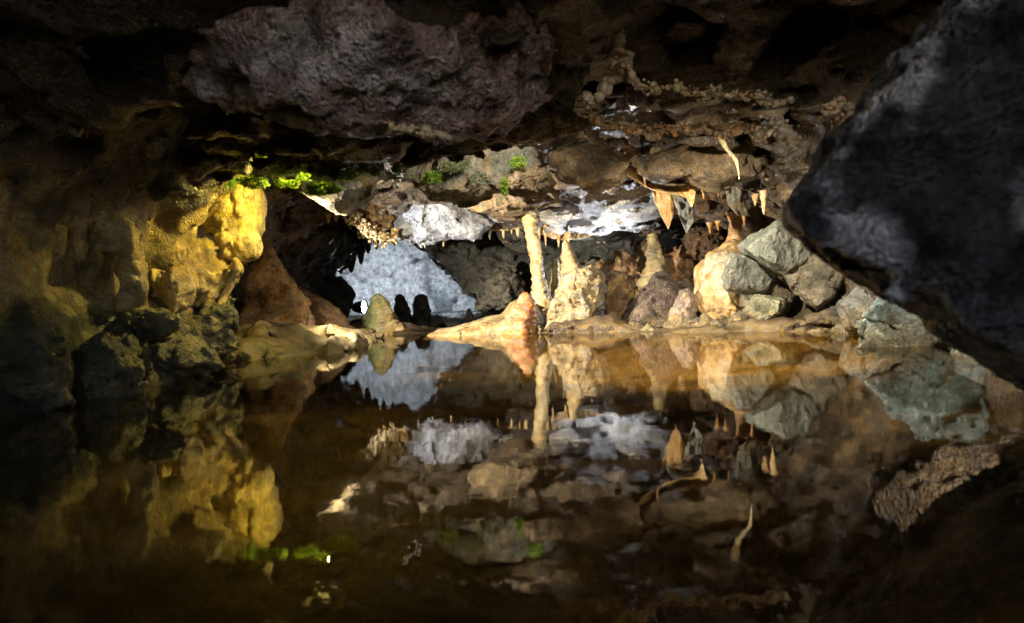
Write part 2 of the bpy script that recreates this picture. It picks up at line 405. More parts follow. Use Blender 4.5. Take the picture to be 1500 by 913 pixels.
def boulder(name, poly, d, thick, mat, colfn, label, cat='boulder', group=None, seed=1, rough=0.05, chips=0.07, front=3, res=None, tilt=0.5, sub=0, round_=0.003, pit=None, cuts=5, fx=0.7):
    """angular block: its outline stands at distance d, planes slope back and forward from every edge"""
    r = random.Random(seed)
    pts = [P(x, y, d) for x, y in poly]
    c = np.mean(pts, 0); size = max(max(abs(p[0] - c[0]), abs(p[2] - c[2])) for p in pts)
    area = sum(pts[i][0] * pts[(i + 1) % len(pts)][2] - pts[(i + 1) % len(pts)][0] * pts[i][2] for i in range(len(pts)))
    planes = []
    for i in range(len(pts)):
        a, b_ = pts[i], pts[(i + 1) % len(pts)]
        e = b_ - a; nrm = np.array((e[2], 0, -e[0])) * (1 if area > 0 else -1); L_ = np.linalg.norm(nrm)
        if L_ < 1e-6: continue
        nrm /= L_; m = (a + b_) / 2
        nc = np.cross(a - EYE, b_ - EYE); nc /= np.linalg.norm(nc); nc *= 1 if nc @ nrm > 0 else -1   # seen edge-on: the rock narrows both ways from its rim
        for sgn, k in ((-1, r.uniform(0.1, tilt)), (1, r.uniform(0.05, tilt * 0.8))):
            n3 = nc + np.array((0, sgn * k, 0)); n3 /= np.linalg.norm(n3); planes.append((n3, n3 @ m))
    for _ in range(front):
        n3 = np.array((r.uniform(-fx, fx), -1, r.uniform(-0.3, 0.8))); n3 /= np.linalg.norm(n3)
        planes.append((n3, n3 @ c + thick * r.uniform(0.42, 0.52)))
    ex = np.array(pts + [q_ + np.array((0, s_, 0)) for q_ in pts for s_ in (-thick * 0.4, thick * 0.4)])
    for _ in range(cuts):                               # broken corners
        n3 = np.array((r.uniform(-1, 1), r.uniform(-1.2, 0.2), r.uniform(-0.6, 1))); n3 /= np.linalg.norm(n3)
        s0 = (ex @ n3).max(); planes.append((n3, c @ n3 + (s0 - c @ n3) * r.uniform(0.62, 0.88)))
    n3 = np.array((r.uniform(-.2, .2), 1, r.uniform(-.2, .2))); n3 /= np.linalg.norm(n3); planes.append((n3, n3 @ c + thick * 0.55))
    def base(p):
        f = None
        for n3, k in planes:
            t = p[0] * n3[0] + p[1] * n3[1] + p[2] * n3[2] - k
            f = t if f is None else smax(f, t, round_)
        return f.astype(np.float32)
    s_ = size
    def detail(p):
        out = fbm(p, 1.1 / s_, 2, 0.5, seed * 3.1) * rough * s_ * 0.7 + fbm(p, 5.0 / s_, 4, 0.6, seed * 2.1) * rough * s_ * 0.55
        F1, F2, rid = cells(p, 5.0 / s_, (1, 1, 1.4), seed * 0.9)
        out = out + (rid - 0.5) * chips * s_ * 0.7
        F1, F2, rid = cells(p, 1.9 / s_, (1, 1, 1), seed * 1.7)
        out = out + (rid - 0.5) * chips * s_ * 1.6 + np.maximum(0.12 - (F2 - F1), 0) * chips * s_ * 2.0
        if pit:
            F1, F2, rid = cells((p[0], p[1], p[2]), pit[0], (1, 1, 1), seed * 0.7)
            wear = 0.25 + 0.95 * sstep(-0.35, 0.4, fbm(p, 3.2, 2, 0.5, seed * 0.3))         # smooth and rough patches
            out = out + ((F1 - 0.5) * pit[1] + fbm(p, pit[0] * 0.6, 3, 0.6, seed * 1.1) * pit[1] * 0.7) * wear
        return out
    A = np.array(pts); pad = 0.12 * size + 0.02
    lo = (A[:, 0].min() - pad, d - thick * 0.75 - pad, A[:, 2].min() - pad); hi = (A[:, 0].max() + pad, d + thick * 0.75 + pad, A[:, 2].max() + pad)
    if res is None: res = max(0.006, (max(hi[0] - lo[0], 0.1) * max(hi[1] - lo[1], .1) * max(hi[2] - lo[2], .1) / 150000) ** (1 / 3))
    def silted(v, n):                                   # ochre silt left by high water
        k = fbm((v[:, 0], v[:, 1], v[:, 2]), 9.0, 3, 0.55, seed * 0.4)
        return mixc(colfn(v, n), (0.34, 0.25, 0.12), sstep(0.20, 0.03, v[:, 2] + 0.12 * k) * 0.75)
    o = sdf_thing(name, lo, hi, res, base, detail, mat, silted, label, cat, group, sub=sub, fine=0.004 if sub == 0 else 0.006, amp=0.2 * size + 0.02)
    return o
def lumps(name, parts, mat, colfn, label, cat, k=0.05, res=0.012, rough=0.02, freq=7.0, flute=0.0, group=None, sub=0, floor=None, fine=0.003, seed=0):
    """flowstone: ellipsoids (centre, radii) melted together"""
    A = np.array([c for c, r in parts]); R = np.array([r for c, r in parts])
    lo = (A - R).min(0) - 0.08; hi = (A + R).max(0) + 0.08
    if floor is not None: lo[2] = max(lo[2], floor)
    def base(p):
        f = None
        for c, r in parts:
            q_ = np.sqrt(((p[0] - c[0]) / r[0]) ** 2 + ((p[1] - c[1]) / r[1]) ** 2 + ((p[2] - c[2]) / r[2]) ** 2)
            t = (q_ - 1) * min(r)
            f = t if f is None else smin(f, t, k)
        return f.astype(np.float32)
    def detail(p):
        out = fbm(p, freq, 4, 0.5, 1.0 + seed) * rough
        if flute: out = out + ridged(p, freq * 0.9, 3, 4.0 + seed, (1, 1, 0.28)) * flute
        return out
    return sdf_thing(name, lo, hi, res, base, detail, mat, colfn, label, cat, group, sub=sub, fine=fine, amp=0.15)
def tube_mesh(path, radii, nseg=24, step=0.01, rough=0.2, ring=0.09, seed=0, freq=10.0, flute=0.10):
    path = np.asarray(path, float); radii = np.asarray(radii, float)
    seg = np.linalg.norm(np.diff(path, axis=0), axis=1); s = np.concatenate([[0], np.cumsum(seg)])
    n = max(6, int(s[-1] / step)); t = np.linspace(0, s[-1], n)
    C = np.stack([np.interp(t, s, path[:, k]) for k in range(3)], 1)
    for _ in range(3): C[1:-1] = (C[:-2] + 2 * C[1:-1] + C[2:]) / 4
    R = np.interp(t, s, radii)
    for _ in range(2): R[1:-1] = (R[:-2] + 2 * R[1:-1] + R[2:]) / 4
    a = np.linspace(0, 2 * np.pi, nseg, endpoint=False)
    D = np.stack([np.cos(a), np.sin(a), np.zeros(nseg)], 1)
    v = C[:, None, :] + D[None] * R[:, None, None]
    x = v.reshape(-1, 3).astype(np.float32); p = (x[:, 0], x[:, 1], x[:, 2])
    k = fbm(p, freq, 4, 0.55, seed * 2.3) * rough + fbm((p[0] * 0.25, p[1] * 0.25, p[2]), freq * 5, 2, 0.5, seed * 1.1) * ring
    if flute: k = k + ridged(p, freq * 1.3, 2, seed * 1.9, (1, 1, 0.2)) * flute
    v = v + D[None] * (R[:, None] * k.reshape(n, nseg))[..., None]
    v = v.reshape(-1, 3)
    ids = np.arange(n * nseg).reshape(n, nseg); nx_ = np.roll(ids, -1, 1)
    q = np.stack([ids[:-1].ravel(), nx_[:-1].ravel(), nx_[1:].ravel(), ids[1:].ravel()], 1)
    if C[-1, 2] < C[0, 2]: q = q[:, ::-1]
    v = np.concatenate([v, C[:1], C[-1:]]); i0, i1 = n * nseg, n * nseg + 1
    cap0 = np.stack([nx_[0], ids[0], np.full(nseg, i0), np.full(nseg, i0)], 1); cap1 = np.stack([ids[-1], nx_[-1], np.full(nseg, i1), np.full(nseg, i1)], 1)
    return v, q, np.concatenate([cap0, cap1])[:, :3]
def tube_thing(name, pix, mat, colfn, label, cat, group=None, **kw):
    """pix: (px, py, distance, radius in photo pixels) from one end to the other"""
    path = [P(x, y, d) for x, y, d, r in pix]; rad = [r * d / F_PX for x, y, d, r in pix]
    v, q, cap = tube_mesh(path, rad, **kw)
    loc = np.array(path[int(np.argmin([p[2] for p in path]))])
    n = vnormals(v, q)
    me_q = np.concatenate([q, np.concatenate([cap, cap[:, 2:]], 1)]) if False else q
    o = make_mesh(name, v, me_q, mat, colfn(v, n), loc=loc)
    return tag(o, label, cat, group)
def drapery(name, top, bot, mat, colfn, label, cat, thick=0.03, wave=0.02, group=None, seed=0, nu=70, nv=26, teeth=0.0):
    """hanging curtain of stone between a top line and a bottom line (lists of points)"""
    top = np.asarray(top, float); bot = np.asarray(bot, float)
    u = np.linspace(0, 1, nu)
    def res_(L_):
        s = np.linspace(0, 1, len(L_)); o = np.stack([np.interp(u, s, L_[:, k]) for k in range(3)], 1)
        for _ in range(2): o[1:-1] = (o[:-2] + 2 * o[1:-1] + o[2:]) / 4
        return o
    A, B = res_(top), res_(bot)
    if teeth:
        k = np.abs(vnoise(u * 11 + seed, u * 0 + 3.3, u * 0 + seed)) ** 1.5
        B[:, 2] -= k * teeth
    vv_ = np.linspace(0, 1, nv)
    mid = A[:, None] + (B - A)[:, None] * vv_[None, :, None]
    tan = np.gradient(A, axis=0); nrm = np.stack([tan[:, 1], -tan[:, 0], 0 * tan[:, 0]], 1); nrm /= np.linalg.norm(nrm, axis=1, keepdims=True) + 1e-9
    p = mid.reshape(-1, 3).astype(np.float32); P3 = (p[:, 0], p[:, 1], p[:, 2])
    wv = (fbm((P3[0], P3[1], P3[2] * 0.35), 9.0, 3, 0.5, seed) * wave).reshape(nu, nv)
    th = thick * (1.0 - 0.65 * vv_[None, :]) * np.sqrt(np.clip(1 - (2 * u[:, None] - 1) ** 8, 0.02, 1)) * (0.8 + 0.5 * (fbm(P3, 14.0, 2, 0.5, seed + 5)).reshape(nu, nv))
    mid = mid + nrm[:, None] * wv[..., None]
    f_ = mid - nrm[:, None] * th[..., None] / 2 * -1; b_ = mid - nrm[:, None] * th[..., None] / 2
    ring = np.concatenate([f_, b_[:, ::-1]], 1); m = ring.shape[1]
    ids = np.arange(nu * m).reshape(nu, m); nx_ = np.roll(ids, -1, 1)
    q = np.stack([ids[:-1].ravel(), ids[1:].ravel(), nx_[1:].ravel(), nx_[:-1].ravel()], 1)
    e0 = np.stack([ids[0, :nv - 1], ids[0, 1:nv], ids[0, ::-1][1:nv], ids[0, ::-1][:nv - 1]], 1)
    e1 = np.stack([ids[-1, 1:nv], ids[-1, :nv - 1], ids[-1, ::-1][:nv - 1], ids[-1, ::-1][1:nv]], 1)
    v = ring.reshape(-1, 3); q = np.concatenate([q, e0, e1])
    n = vnormals(v, q)
    loc = v.mean(0); loc[2] = v[:, 2].max()
    return tag(make_mesh(name, v, q, mat, colfn(v, n), loc=loc), label, cat, group)
# small round bead used by the knobbly calcite rows
def ico():
    t = (1 + 5 ** 0.5) / 2
    v = [(-1, t, 0), (1, t, 0), (-1, -t, 0), (1, -t, 0), (0, -1, t), (0, 1, t), (0, -1, -t), (0, 1, -t), (t, 0, -1), (t, 0, 1), (-t, 0, -1), (-t, 0, 1)]
    f = [(0, 11, 5), (0, 5, 1), (0, 1, 7), (0, 7, 10), (0, 10, 11), (1, 5, 9), (5, 11, 4), (11, 10, 2), (10, 7, 6), (7, 1, 8), (3, 9, 4), (3, 4, 2), (3, 2, 6), (3, 6, 8), (3, 8, 9), (4, 9, 5), (2, 4, 11), (6, 2, 10), (8, 6, 7), (9, 8, 1)]
    v = np.array(v, float); v /= np.linalg.norm(v[0])
    vl = list(map(tuple, v)); cache = {}; out = []
    def mid(a, b_):
        k = (min(a, b_), max(a, b_))
        if k not in cache:
            m = (np.array(vl[a]) + np.array(vl[b_])); m /= np.linalg.norm(m); cache[k] = len(vl); vl.append(tuple(m))
        return cache[k]
    for a, b_, c in f:
        x, y, z = mid(a, b_), mid(b_, c), mid(c, a); out += [(a, x, z), (b_, y, x), (c, z, y), (x, y, z)]
    return np.array(vl), np.array(out)
ICO_V, ICO_F = ico()
def beads(pts, sizes, seed=0):
    r = np.random.default_rng(seed); V = []; Q = []
    for i, (p, s) in enumerate(zip(pts, sizes)):
        st = np.array((1, 1, 1)) * s * r.uniform(0.75, 1.3, 3)
        V.append(ICO_V * st + p); Q.append(ICO_F + i * len(ICO_V))
    return np.concatenate(V), np.concatenate(Q)
def bead_row(name, pix, count, size, spread, col1, col2, label, seed=0, ridge=0.0, mat=None, dspread=0.05, ridge_col=(0.16, 0.09, 0.045), hang=0.0):
    """a ledge edge crusted with calcite knobs: ridge (one mesh) and the knobs (one mesh)"""
    r = np.random.default_rng(seed)
    L_ = np.array([P(*t) for t in pix]); seg = np.linalg.norm(np.diff(L_, axis=0), axis=1); s = np.concatenate([[0], np.cumsum(seg)])
    nn_ = max(8, int(s[-1] / 0.035)); tt_ = np.linspace(0, s[-1], nn_)
    L_ = np.stack([np.interp(tt_, s, L_[:, k]) for k in range(3)], 1) + r.normal(0, 1, (nn_, 3)) * np.array((0.010, 0.012, 0.009))
    seg = np.linalg.norm(np.diff(L_, axis=0), axis=1); s = np.concatenate([[0], np.cumsum(seg)])
    rr_ = max(ridge, 1e-4) * r.lognormal(0, 0.45, nn_)
    t = r.uniform(0, s[-1], count)
    C = np.stack([np.interp(t, s, L_[:, k]) for k in range(3)], 1)
    if ridge > 0:                                       # knobs sit on the skin of the rock edge, mostly below
        u_ = r.normal(0, 1, (count, 3)); u_[:, 0] *= 0.5; u_[:, 2] -= 0.5 + hang; u_ /= np.linalg.norm(u_, axis=1, keepdims=True)
        o_ = u_ * np.interp(t, s, rr_)[:, None] * r.uniform(0.6, 1.5, (count, 1))
    else: o_ = r.normal(0, 1, (count, 3)) * np.array((spread, dspread, spread))
    sz = size * r.lognormal(-0.1, 0.5, count)
    v, q = beads(C + o_, sz, seed)
    e = bpy.data.objects.new(name, None); COL.objects.link(e); e.location = tuple(L_.mean(0)); e.empty_display_size = 0.05
    tag(e, label, 'cave popcorn')
    k = np.repeat(r.random(count), len(ICO_V))
    col = mixc(np.tile(np.array(col1, np.float32), (len(v), 1)), col2, k)
    ob = make_mesh('knob_crust', v - L_.mean(0), q, mat or M_POP, col, parent=e); ob['kind'] = 'stuff'
    if ridge > 0:
        tv, tq, cap = tube_mesh(L_, rr_, 14, 0.012, 0.6, 0.2, seed, 30.0)
        c_ = two_tone(col1, ridge_col, 9.0, seed)(tv.astype(np.float32), None)
        make_mesh('rock_edge', tv - L_.mean(0), tq, mat or M_POP, c_, parent=e)
    return e

def stalactites(spec, mat, colfn, label, group, cat='stalactite'):
    for i, (x, y0, y1, d, r) in enumerate(spec):
        a, b_ = P(x, y0, d), P(x, y1, d); b_[0] = a[0]; L_ = a[2] - b_[2]; R = r * d / F_PX
        v, q, cap = tube_mesh([(0, 0, 0.03), (0, 0, 0), (0, 0, -L_ * 0.5), (0, 0, -L_ * 0.93), (0, 0, -L_)], [R * 1.7, R * 1.25, R * 0.7, R * 0.35, R * 0.08], 12, max(0.008, L_ / 18), 0.22, 0.12, i + y0, 22.0)
        tag(make_mesh('stalactite', v, q, mat, colfn(v + a, None), loc=(0, 0, 0)), label, cat, group).location = tuple(a)
def blades(centres, dirs, length, width, seed):
    """small pointed leaves, two triangles each, folded along the midrib"""
    r = np.random.default_rng(seed); n_ = len(centres)
    d = dirs / (np.linalg.norm(dirs, axis=1, keepdims=True) + 1e-9)
    s_ = np.cross(d, r.normal(0, 1, (n_, 3))); s_ /= np.linalg.norm(s_, axis=1, keepdims=True) + 1e-9
    up = np.cross(s_, d)
    L_ = (length * r.uniform(0.6, 1.35, n_))[:, None]; W = (width * r.uniform(0.7, 1.3, n_))[:, None]
    c = centres
    v = np.stack([c, c + d * L_ * 0.45 + s_ * W + up * W * 0.4, c + d * L_, c + d * L_ * 0.45 - s_ * W + up * W * 0.4], 1)
    return v.reshape(-1, 3), np.arange(n_ * 4).reshape(-1, 4)
def leaf_cols(n_, c1, c2, seed):
    k = np.repeat(np.random.default_rng(seed).random(n_), 4)
    return mixc(np.tile(np.array(c1, np.float32), (n_ * 4, 1)), c2, k)
def moss(px, py, d, rx, rz, count, label, seed, c1=(0.07, 0.17, 0.02), c2=(0.32, 0.46, 0.05), droop=0.3, size=0.011):
    r = np.random.default_rng(seed); c = P(px, py, d); s_ = d / F_PX
    count = int(count * 1.6)
    u = r.normal(0, 1, (count, 3)); u /= np.linalg.norm(u, axis=1, keepdims=True)
    rad = np.array((rx * s_, 0.05, rz * s_)) * (0.75 + 0.35 * vnoise(u[:, 0] * 3 + seed, u[:, 1] * 3, u[:, 2] * 3))[:, None]
    cen = u * rad * r.uniform(0.55, 1.0, (count, 1))
    v, q = blades(cen, u + r.normal(0, 0.5, (count, 3)) + np.array((0, -0.3, -droop)), size, size * 0.3, seed)
    o = make_mesh('moss_clump', v, q, M_LEAF, leaf_cols(count, c1, c2, seed), smooth=False)
    o.location = tuple(c); return tag(o, label, 'moss', 'moss clumps along the lamp-lit ledge')
M_LEAF, n, b = nodes_of('moss_leaf')
at = n.nodes.new('ShaderNodeAttribute'); at.attribute_name = 'Col'; n.links.new(at.outputs['Color'], b.inputs['Base Color']); b.inputs['Roughness'].default_value = 0.5
tl = n.nodes.new('ShaderNodeBsdfTranslucent'); n.links.new(at.outputs['Color'], tl.inputs['Color'])
ms = n.nodes.new('ShaderNodeMixShader'); ms.inputs[0].default_value = 0.45
n.links.new(b.outputs[0], ms.inputs[1]); n.links.new(tl.outputs[0], ms.inputs[2]); n.links.new(ms.outputs[0], n.nodes['Material Output'].inputs['Surface'])
# ------------------------------------------------------------------ rock masses near the mouth
GREY = (0.30, 0.29, 0.31)
boulder('hanging_rock', [(250, -90), (262, 10), (300, 110), (372, 182), (500, 178), (610, 192), (690, 176), (790, 105), (850, -90)], 2.45, 0.85, M_ROUGH,
        two_tone((0.44, 0.33, 0.34), (0.78, 0.72, 0.82), 4.0, 2.0), 'large rough purplish grey rock hanging from the dark ceiling', 'hanging rock', seed=3, rough=0.12, chips=0.05, res=0.0135, tilt=0.45, pit=(26, 0.045), cuts=0)
boulder('hanging_rock', [(590, 235), (650, 172), (720, 130), (800, 135), (850, 168), (880, 196), (760, 214), (640, 240)], 3.05, 0.6, M_ROUGH,
        two_tone((0.13, 0.075, 0.035), (0.20, 0.12, 0.055), 4.0, 6.0), 'low brown wedge of rock tucked under the purplish hanging rock', 'hanging rock', seed=5, rough=0.10, chips=0.08, res=0.012, pit=(26, 0.016))
boulder('rock_buttress', [(1144, 328), (1146, 300), (1392, -20), (1488, -145), (2700, -300), (2700, 1000), (1800, 728), (1400, 496), (1220, 388)], 1.45, 0.9, M_DARK,
        two_tone((0.03, 0.033, 0.042), (0.30, 0.32, 0.40), 7.0, 8.0, 0.1, 0.5), 'big black craggy rock jutting in beside the camera from the right wall', 'rock', seed=8, rough=0.010, chips=0.014, res=0.0155, tilt=0.2, front=4, pit=(20, 0.035), cuts=0, fx=0.16)  # pale tone paints bluish highlights into the black rock
boulder('overhanging_rock', [(1262, 330), (1275, 250), (1380, 140), (1800, 120), (1900, 470), (1640, 440), (1400, 422), (1320, 382)], 2.95, 0.75, M_ROUGH,
        two_tone((0.30, 0.20, 0.11), (0.22, 0.19, 0.16), 5.0, 3.0), 'brown rough overhanging rock mirrored in the water behind the black rock', 'rock', seed=9, rough=0.05, chips=0.06, res=0.018, tilt=0.7, cuts=3, pit=(16, 0.03))
# knobbly calcite edges of the ceiling over the pool
CR1, CR2 = (0.62, 0.52, 0.38), (0.70, 0.40, 0.18)
bead_row('popcorn_ledge', [(797, 50, 2.9), (803, 95, 2.95), (790, 125, 3.0), (832, 160, 3.08), (890, 180, 3.12), (960, 188, 3.15), (1040, 186, 3.15), (1118, 190, 3.1)], 800, 0.006, 0.018, CR1, CR2, 'long curved ceiling edge beaded with cream and orange calcite', 1, 0.023)
bead_row('popcorn_ledge', [(815, 42, 2.6), (905, 50, 2.65), (915, 95, 2.7), (938, 130, 2.75), (1000, 132, 2.8), (1100, 141, 2.8), (1165, 148, 2.75)], 380, 0.005, 0.014, (0.5, 0.46, 0.42), (0.6, 0.5, 0.36), 'thinner stepped ceiling edge of grey calcite beads above the long one', 2, 0.016)
bead_row('popcorn_cluster', [(862, 155, 2.8), (878, 130, 2.8), (905, 108, 2.8)], 120, 0.008, 0.014, (0.5, 0.48, 0.48), (0.6, 0.55, 0.5), 'short slanting cluster of grey calcite knobs between the beaded edges', 3, 0.013)
bead_row('popcorn_cluster', [(1122, 172, 2.75), (1150, 185, 2.7), (1172, 215, 2.7), (1150, 240, 2.7)], 380, 0.006, 0.028, CR1, (0.62, 0.6, 0.6), 'bulging cluster of pale calcite knobs beside the black rock', 4, 0.03, hang=0.6)
bead_row('popcorn_cluster', [(1205, 165, 2.5), (1238, 148, 2.45), (1250, 168, 2.45), (1215, 195, 2.5)], 220, 0.006, 0.02, (0.62, 0.55, 0.5), (0.66, 0.45, 0.28), 'small cluster of whitish calcite knobs above the black rock edge', 5, 0.022, hang=0.4)
bead_row('popcorn_ledge', [(470, 155, 2.2), (505, 170, 2.2), (560, 176, 2.2), (600, 190, 2.2), (660, 200, 2.25)], 200, 0.0045, 0.006, (0.55, 0.5, 0.42), (0.5, 0.35, 0.2), 'thin pale beaded lip under the large purplish hanging rock', 6, 0.006)
bead_row('popcorn_ledge', [(330, 232, 4.0), (380, 215, 4.0), (430, 235, 4.02), (500, 240, 4.02), (560, 238, 4.0), (585, 262, 4.05)], 420, 0.009, 0.02, (0.5, 0.5, 0.5), (0.36, 0.35, 0.34), 'wet grey knobbly edge of ceiling above the bright green moss', 7, 0.03, mat=M_SPARK, ridge_col=(0.12, 0.12, 0.12))

# ------------------------------------------------------------------ hanging blocks of the room ceiling
BR1, BR2 = (0.17, 0.12, 0.065), (0.29, 0.20, 0.10)
hb = 'rock blocks hanging from the room ceiling'
boulder('ceiling_block', [(412, 262), (440, 205), (548, 205), (553, 285), (530, 305), (505, 318), (470, 302), (430, 282)], 5.4, 0.5, M_BLOCK, two_tone((0.24, 0.18, 0.08), (0.16, 0.15, 0.11), 5), 'pitted olive brown block hanging below the widest moss patch', 'hanging rock', hb, seed=11, sub=0)
boulder('ceiling_block', [(588, 258), (640, 195), (770, 195), (800, 240), (770, 298), (690, 300), (660, 311), (625, 292)], 4.7, 0.5, M_BLOCK, two_tone((0.26, 0.21, 0.13), (0.18, 0.18, 0.15), 5, 3), 'wide grey brown mossy block hanging in front of the grey crystal rock', 'hanging rock', hb, seed=12)
boulder('ceiling_block', [(735, 272), (752, 240), (798, 243), (816, 268), (792, 293), (745, 287)], 4.35, 0.3, M_BLOCK, two_tone(BR1, (0.26, 0.18, 0.10), 5, 4), 'small dark brown angular block hanging beside the trailing moss', 'hanging rock', hb, seed=13)
boulder('ceiling_block', [(800, 225), (880, 205), (930, 238), (908, 272), (862, 282), (820, 265)], 4.9, 0.4, M_BLOCK, two_tone(BR1, BR2, 5, 5), 'brown wedge block with pale lower rim before the white ceiling', 'hanging rock', hb, seed=14)
boulder('ceiling_block', [(920, 235), (1000, 195), (1110, 200), (1122, 262), (1050, 280), (960, 268)], 5.3, 0.5, M_BLOCK, two_tone(BR1, BR2, 5, 6), 'broad brown slab above the horizontal orange curtain', 'hanging rock', hb, seed=15)
boulder('ceiling_block', [(680, 240), (760, 265), (820, 270), (840, 292), (790, 308), (700, 312), (665, 290)], 6.6, 0.5, M_BLOCK, two_tone(BR1, (0.24, 0.17, 0.09), 5, 7), 'low brown slab of ceiling in front of the column top', 'hanging rock', hb, seed=16)
boulder('ceiling_block', [(1010, 285), (1050, 270), (1150, 262), (1160, 320), (1120, 345), (1060, 330), (1020, 318)], 7.2, 0.6, M_BLOCK, two_tone((0.16, 0.085, 0.035), (0.10, 0.06, 0.03), 5, 8), 'dark rusty rock hanging above the flowstone dome', 'hanging rock', hb, seed=17)
boulder('hanging_rock', [(562, 312), (590, 235), (720, 245), (735, 322), (700, 340), (660, 349), (620, 353), (585, 346)], 8.3, 0.6, M_SPARK, two_tone((0.50, 0.50, 0.53), (0.32, 0.32, 0.35), 6), 'glittering grey crystal rock hanging over the passage to the white chamber', 'hanging rock', seed=18, rough=0.09, res=0.0145, pit=(20, 0.035), cuts=0)
boulder('hanging_rock', [(375, 300), (385, 240), (450, 235), (535, 255), (522, 312), (490, 323), (455, 300), (400, 312)], 8.5, 0.6, M_BLOCK, two_tone((0.22, 0.12, 0.05), (0.34, 0.20, 0.08), 5, 9), 'orange brown rock arch above the dark passage mouth', 'hanging rock', seed=19)
boulder('hanging_rock', [(512, 300), (530, 250), (572, 255), (575, 335), (560, 350), (530, 345)], 8.15, 0.35, M_BLOCK, two_tone((0.26, 0.15, 0.06), (0.4, 0.25, 0.1), 6, 9), 'knobbly brown rock beside the glittering grey crystal rock', 'hanging rock', seed=20, pit=(14, 0.05))
bead_row('popcorn_cluster', [(515, 318, 7.95), (535, 335, 7.9), (555, 350, 7.95), (575, 345, 8.0)], 420, 0.012, 0.035, (0.28, 0.17, 0.06), (0.40, 0.28, 0.12), 'brown tuft of calcite knobs hanging over the passage', 8, 0.0, hang=1.0)
# the fringe of the arch behind the column
FR1, FR2 = (0.62, 0.44, 0.22), (0.5, 0.30, 0.12)
fr_px = [(590, 352), (640, 350), (700, 338), (770, 330), (812, 350), (850, 350), (900, 336), (965, 316)]
drapery('ledge_curtain', [P(x, y - 24, 8.6) for x, y in fr_px], [P(x, y, 8.5) for x, y in fr_px], M_FLOW, two_tone(FR1, FR2, 6), 'scalloped cream and orange ledge hanging behind the column', 'flowstone ledge', 0.12, 0.12, nu=200, teeth=0.09, seed=4)

# ------------------------------------------------------------------ left bank
YEL1, YEL2 = (0.56, 0.42, 0.15), (0.40, 0.27, 0.07)
e_ = lambda px, py, d, rx, ry, rz: (P(px, py, d), np.array((rx * d / F_PX, ry, rz * d / F_PX)))
lumps('flowstone_boulder', [e_(338, 305, 4.7, 50, 0.22, 52), e_(350, 362, 4.65, 40, 0.2, 26), e_(362, 330, 4.7, 24, 0.18, 40)], M_FLOW, two_tone(YEL1, YEL2, 5, 2), 'bulbous yellow flowstone boulder under the fern', 'flowstone', 0.025, 0.0095, 0.022, 7.0, 0.03)
lumps('flowstone_ridge', [e_(238, 290, 4.5, 20, 0.1, 14), e_(258, 305, 4.5, 18, 0.1, 20), e_(275, 328, 4.5, 14, 0.1, 26), e_(300, 275, 4.6, 16, 0.1, 18)], M_FLOW, two_tone((0.66, 0.5, 0.24), YEL2, 5, 3), 'curved bright flowstone ridge beside the yellow boulder', 'flowstone', 0.05, 0.009, 0.016, 7.75, 0.01)
lumps('flowstone_drape', [e_(222, 360, 4.25, 24, 0.13, 62), e_(250, 375, 4.35, 26, 0.16, 66), e_(278, 390, 4.4, 24, 0.17, 60), e_(303, 398, 4.45, 22, 0.16, 44), e_(328, 402, 4.5, 20, 0.13, 30), e_(262, 425, 4.2, 22, 0.14, 40), e_(235, 410, 4.2, 20, 0.12, 50), e_(345, 392, 4.5, 14, 0.1, 20)], M_FLOW, two_tone((0.46, 0.34, 0.13), (0.3, 0.2, 0.08), 4, 4), 'lumpy ochre flowstone draped below the yellow boulder', 'flowstone', 0.035, 0.0105, 0.03, 8.0, 0.035)
rd = random.Random(12)
folds = []
for k in range(15):                                    # hanging folds side by side along the dim wall
    x = -30 + k * 16.5 + rd.uniform(-6, 6); d = 2.85 + 0.045 * k + rd.uniform(-0.05, 0.05)
    top = rd.uniform(235, 262); bot = rd.uniform(330, 480) - 2.0 * k
    folds.append(e_(x, (top + bot) / 2, d + 0.05, rd.uniform(13, 26), rd.uniform(0.07, 0.13), (bot - top) / 2))
lumps('flowstone_drape', folds, M_FLOW, two_tone((0.40, 0.28, 0.12), (0.24, 0.155, 0.065), 4, 5), 'dim tan wall of hanging flowstone folds left of the yellow boulder', 'flowstone', 0.035, 0.012, 0.035, 6.0, 0.03)
DK1, DK2 = (0.11, 0.105, 0.06), (0.22, 0.19, 0.09)
for i, (poly, d, th, lab) in enumerate((
        ([(-80, 640), (-60, 490), (30, 470), (95, 495), (112, 600)], 2.75, 0.5, 'largest black rock on the left shore at the water'),
        ([(105, 600), (120, 500), (175, 470), (215, 520), (210, 580)], 3.15, 0.45, 'dark rock with a sloping top beside the black shore rock'),
        ([(200, 575), (205, 505), (255, 470), (300, 500), (322, 540), (260, 562)], 3.8, 0.5, 'greenish dark rock under the ochre flowstone drape'),
        ([(255, 470), (300, 430), (345, 440), (352, 500), (330, 530), (290, 525)], 4.5, 0.5, 'mossy olive rock below the thin crooked stone stalk'),
        ([(285, 535), (330, 500), (352, 492), (346, 528)], 4.75, 0.3, 'small wedge rock at the waterline by the muddy bank'),
        ([(150, 475), (170, 445), (240, 450), (270, 480), (215, 500)], 3.5, 0.35, 'flat dark ledge rock under the tan flowstone'))):
    boulder('shore_rock', poly, d, th, M_BLOCK, two_tone(DK1, DK2, 5, i), lab, 'rock', 'dark rocks along the left shore', seed=30 + i, rough=0.09, chips=0.13)
tube_thing('stone_stalk', [(337, 415, 4.5, 9), (325, 440, 4.45, 7), (318, 465, 4.45, 8), (310, 485, 4.45, 5)], M_FLOW, two_tone((0.5, 0.34, 0.13), (0.36, 0.22, 0.08), 8), 'thin crooked tan stone stalk on the olive rock', 'flowstone')
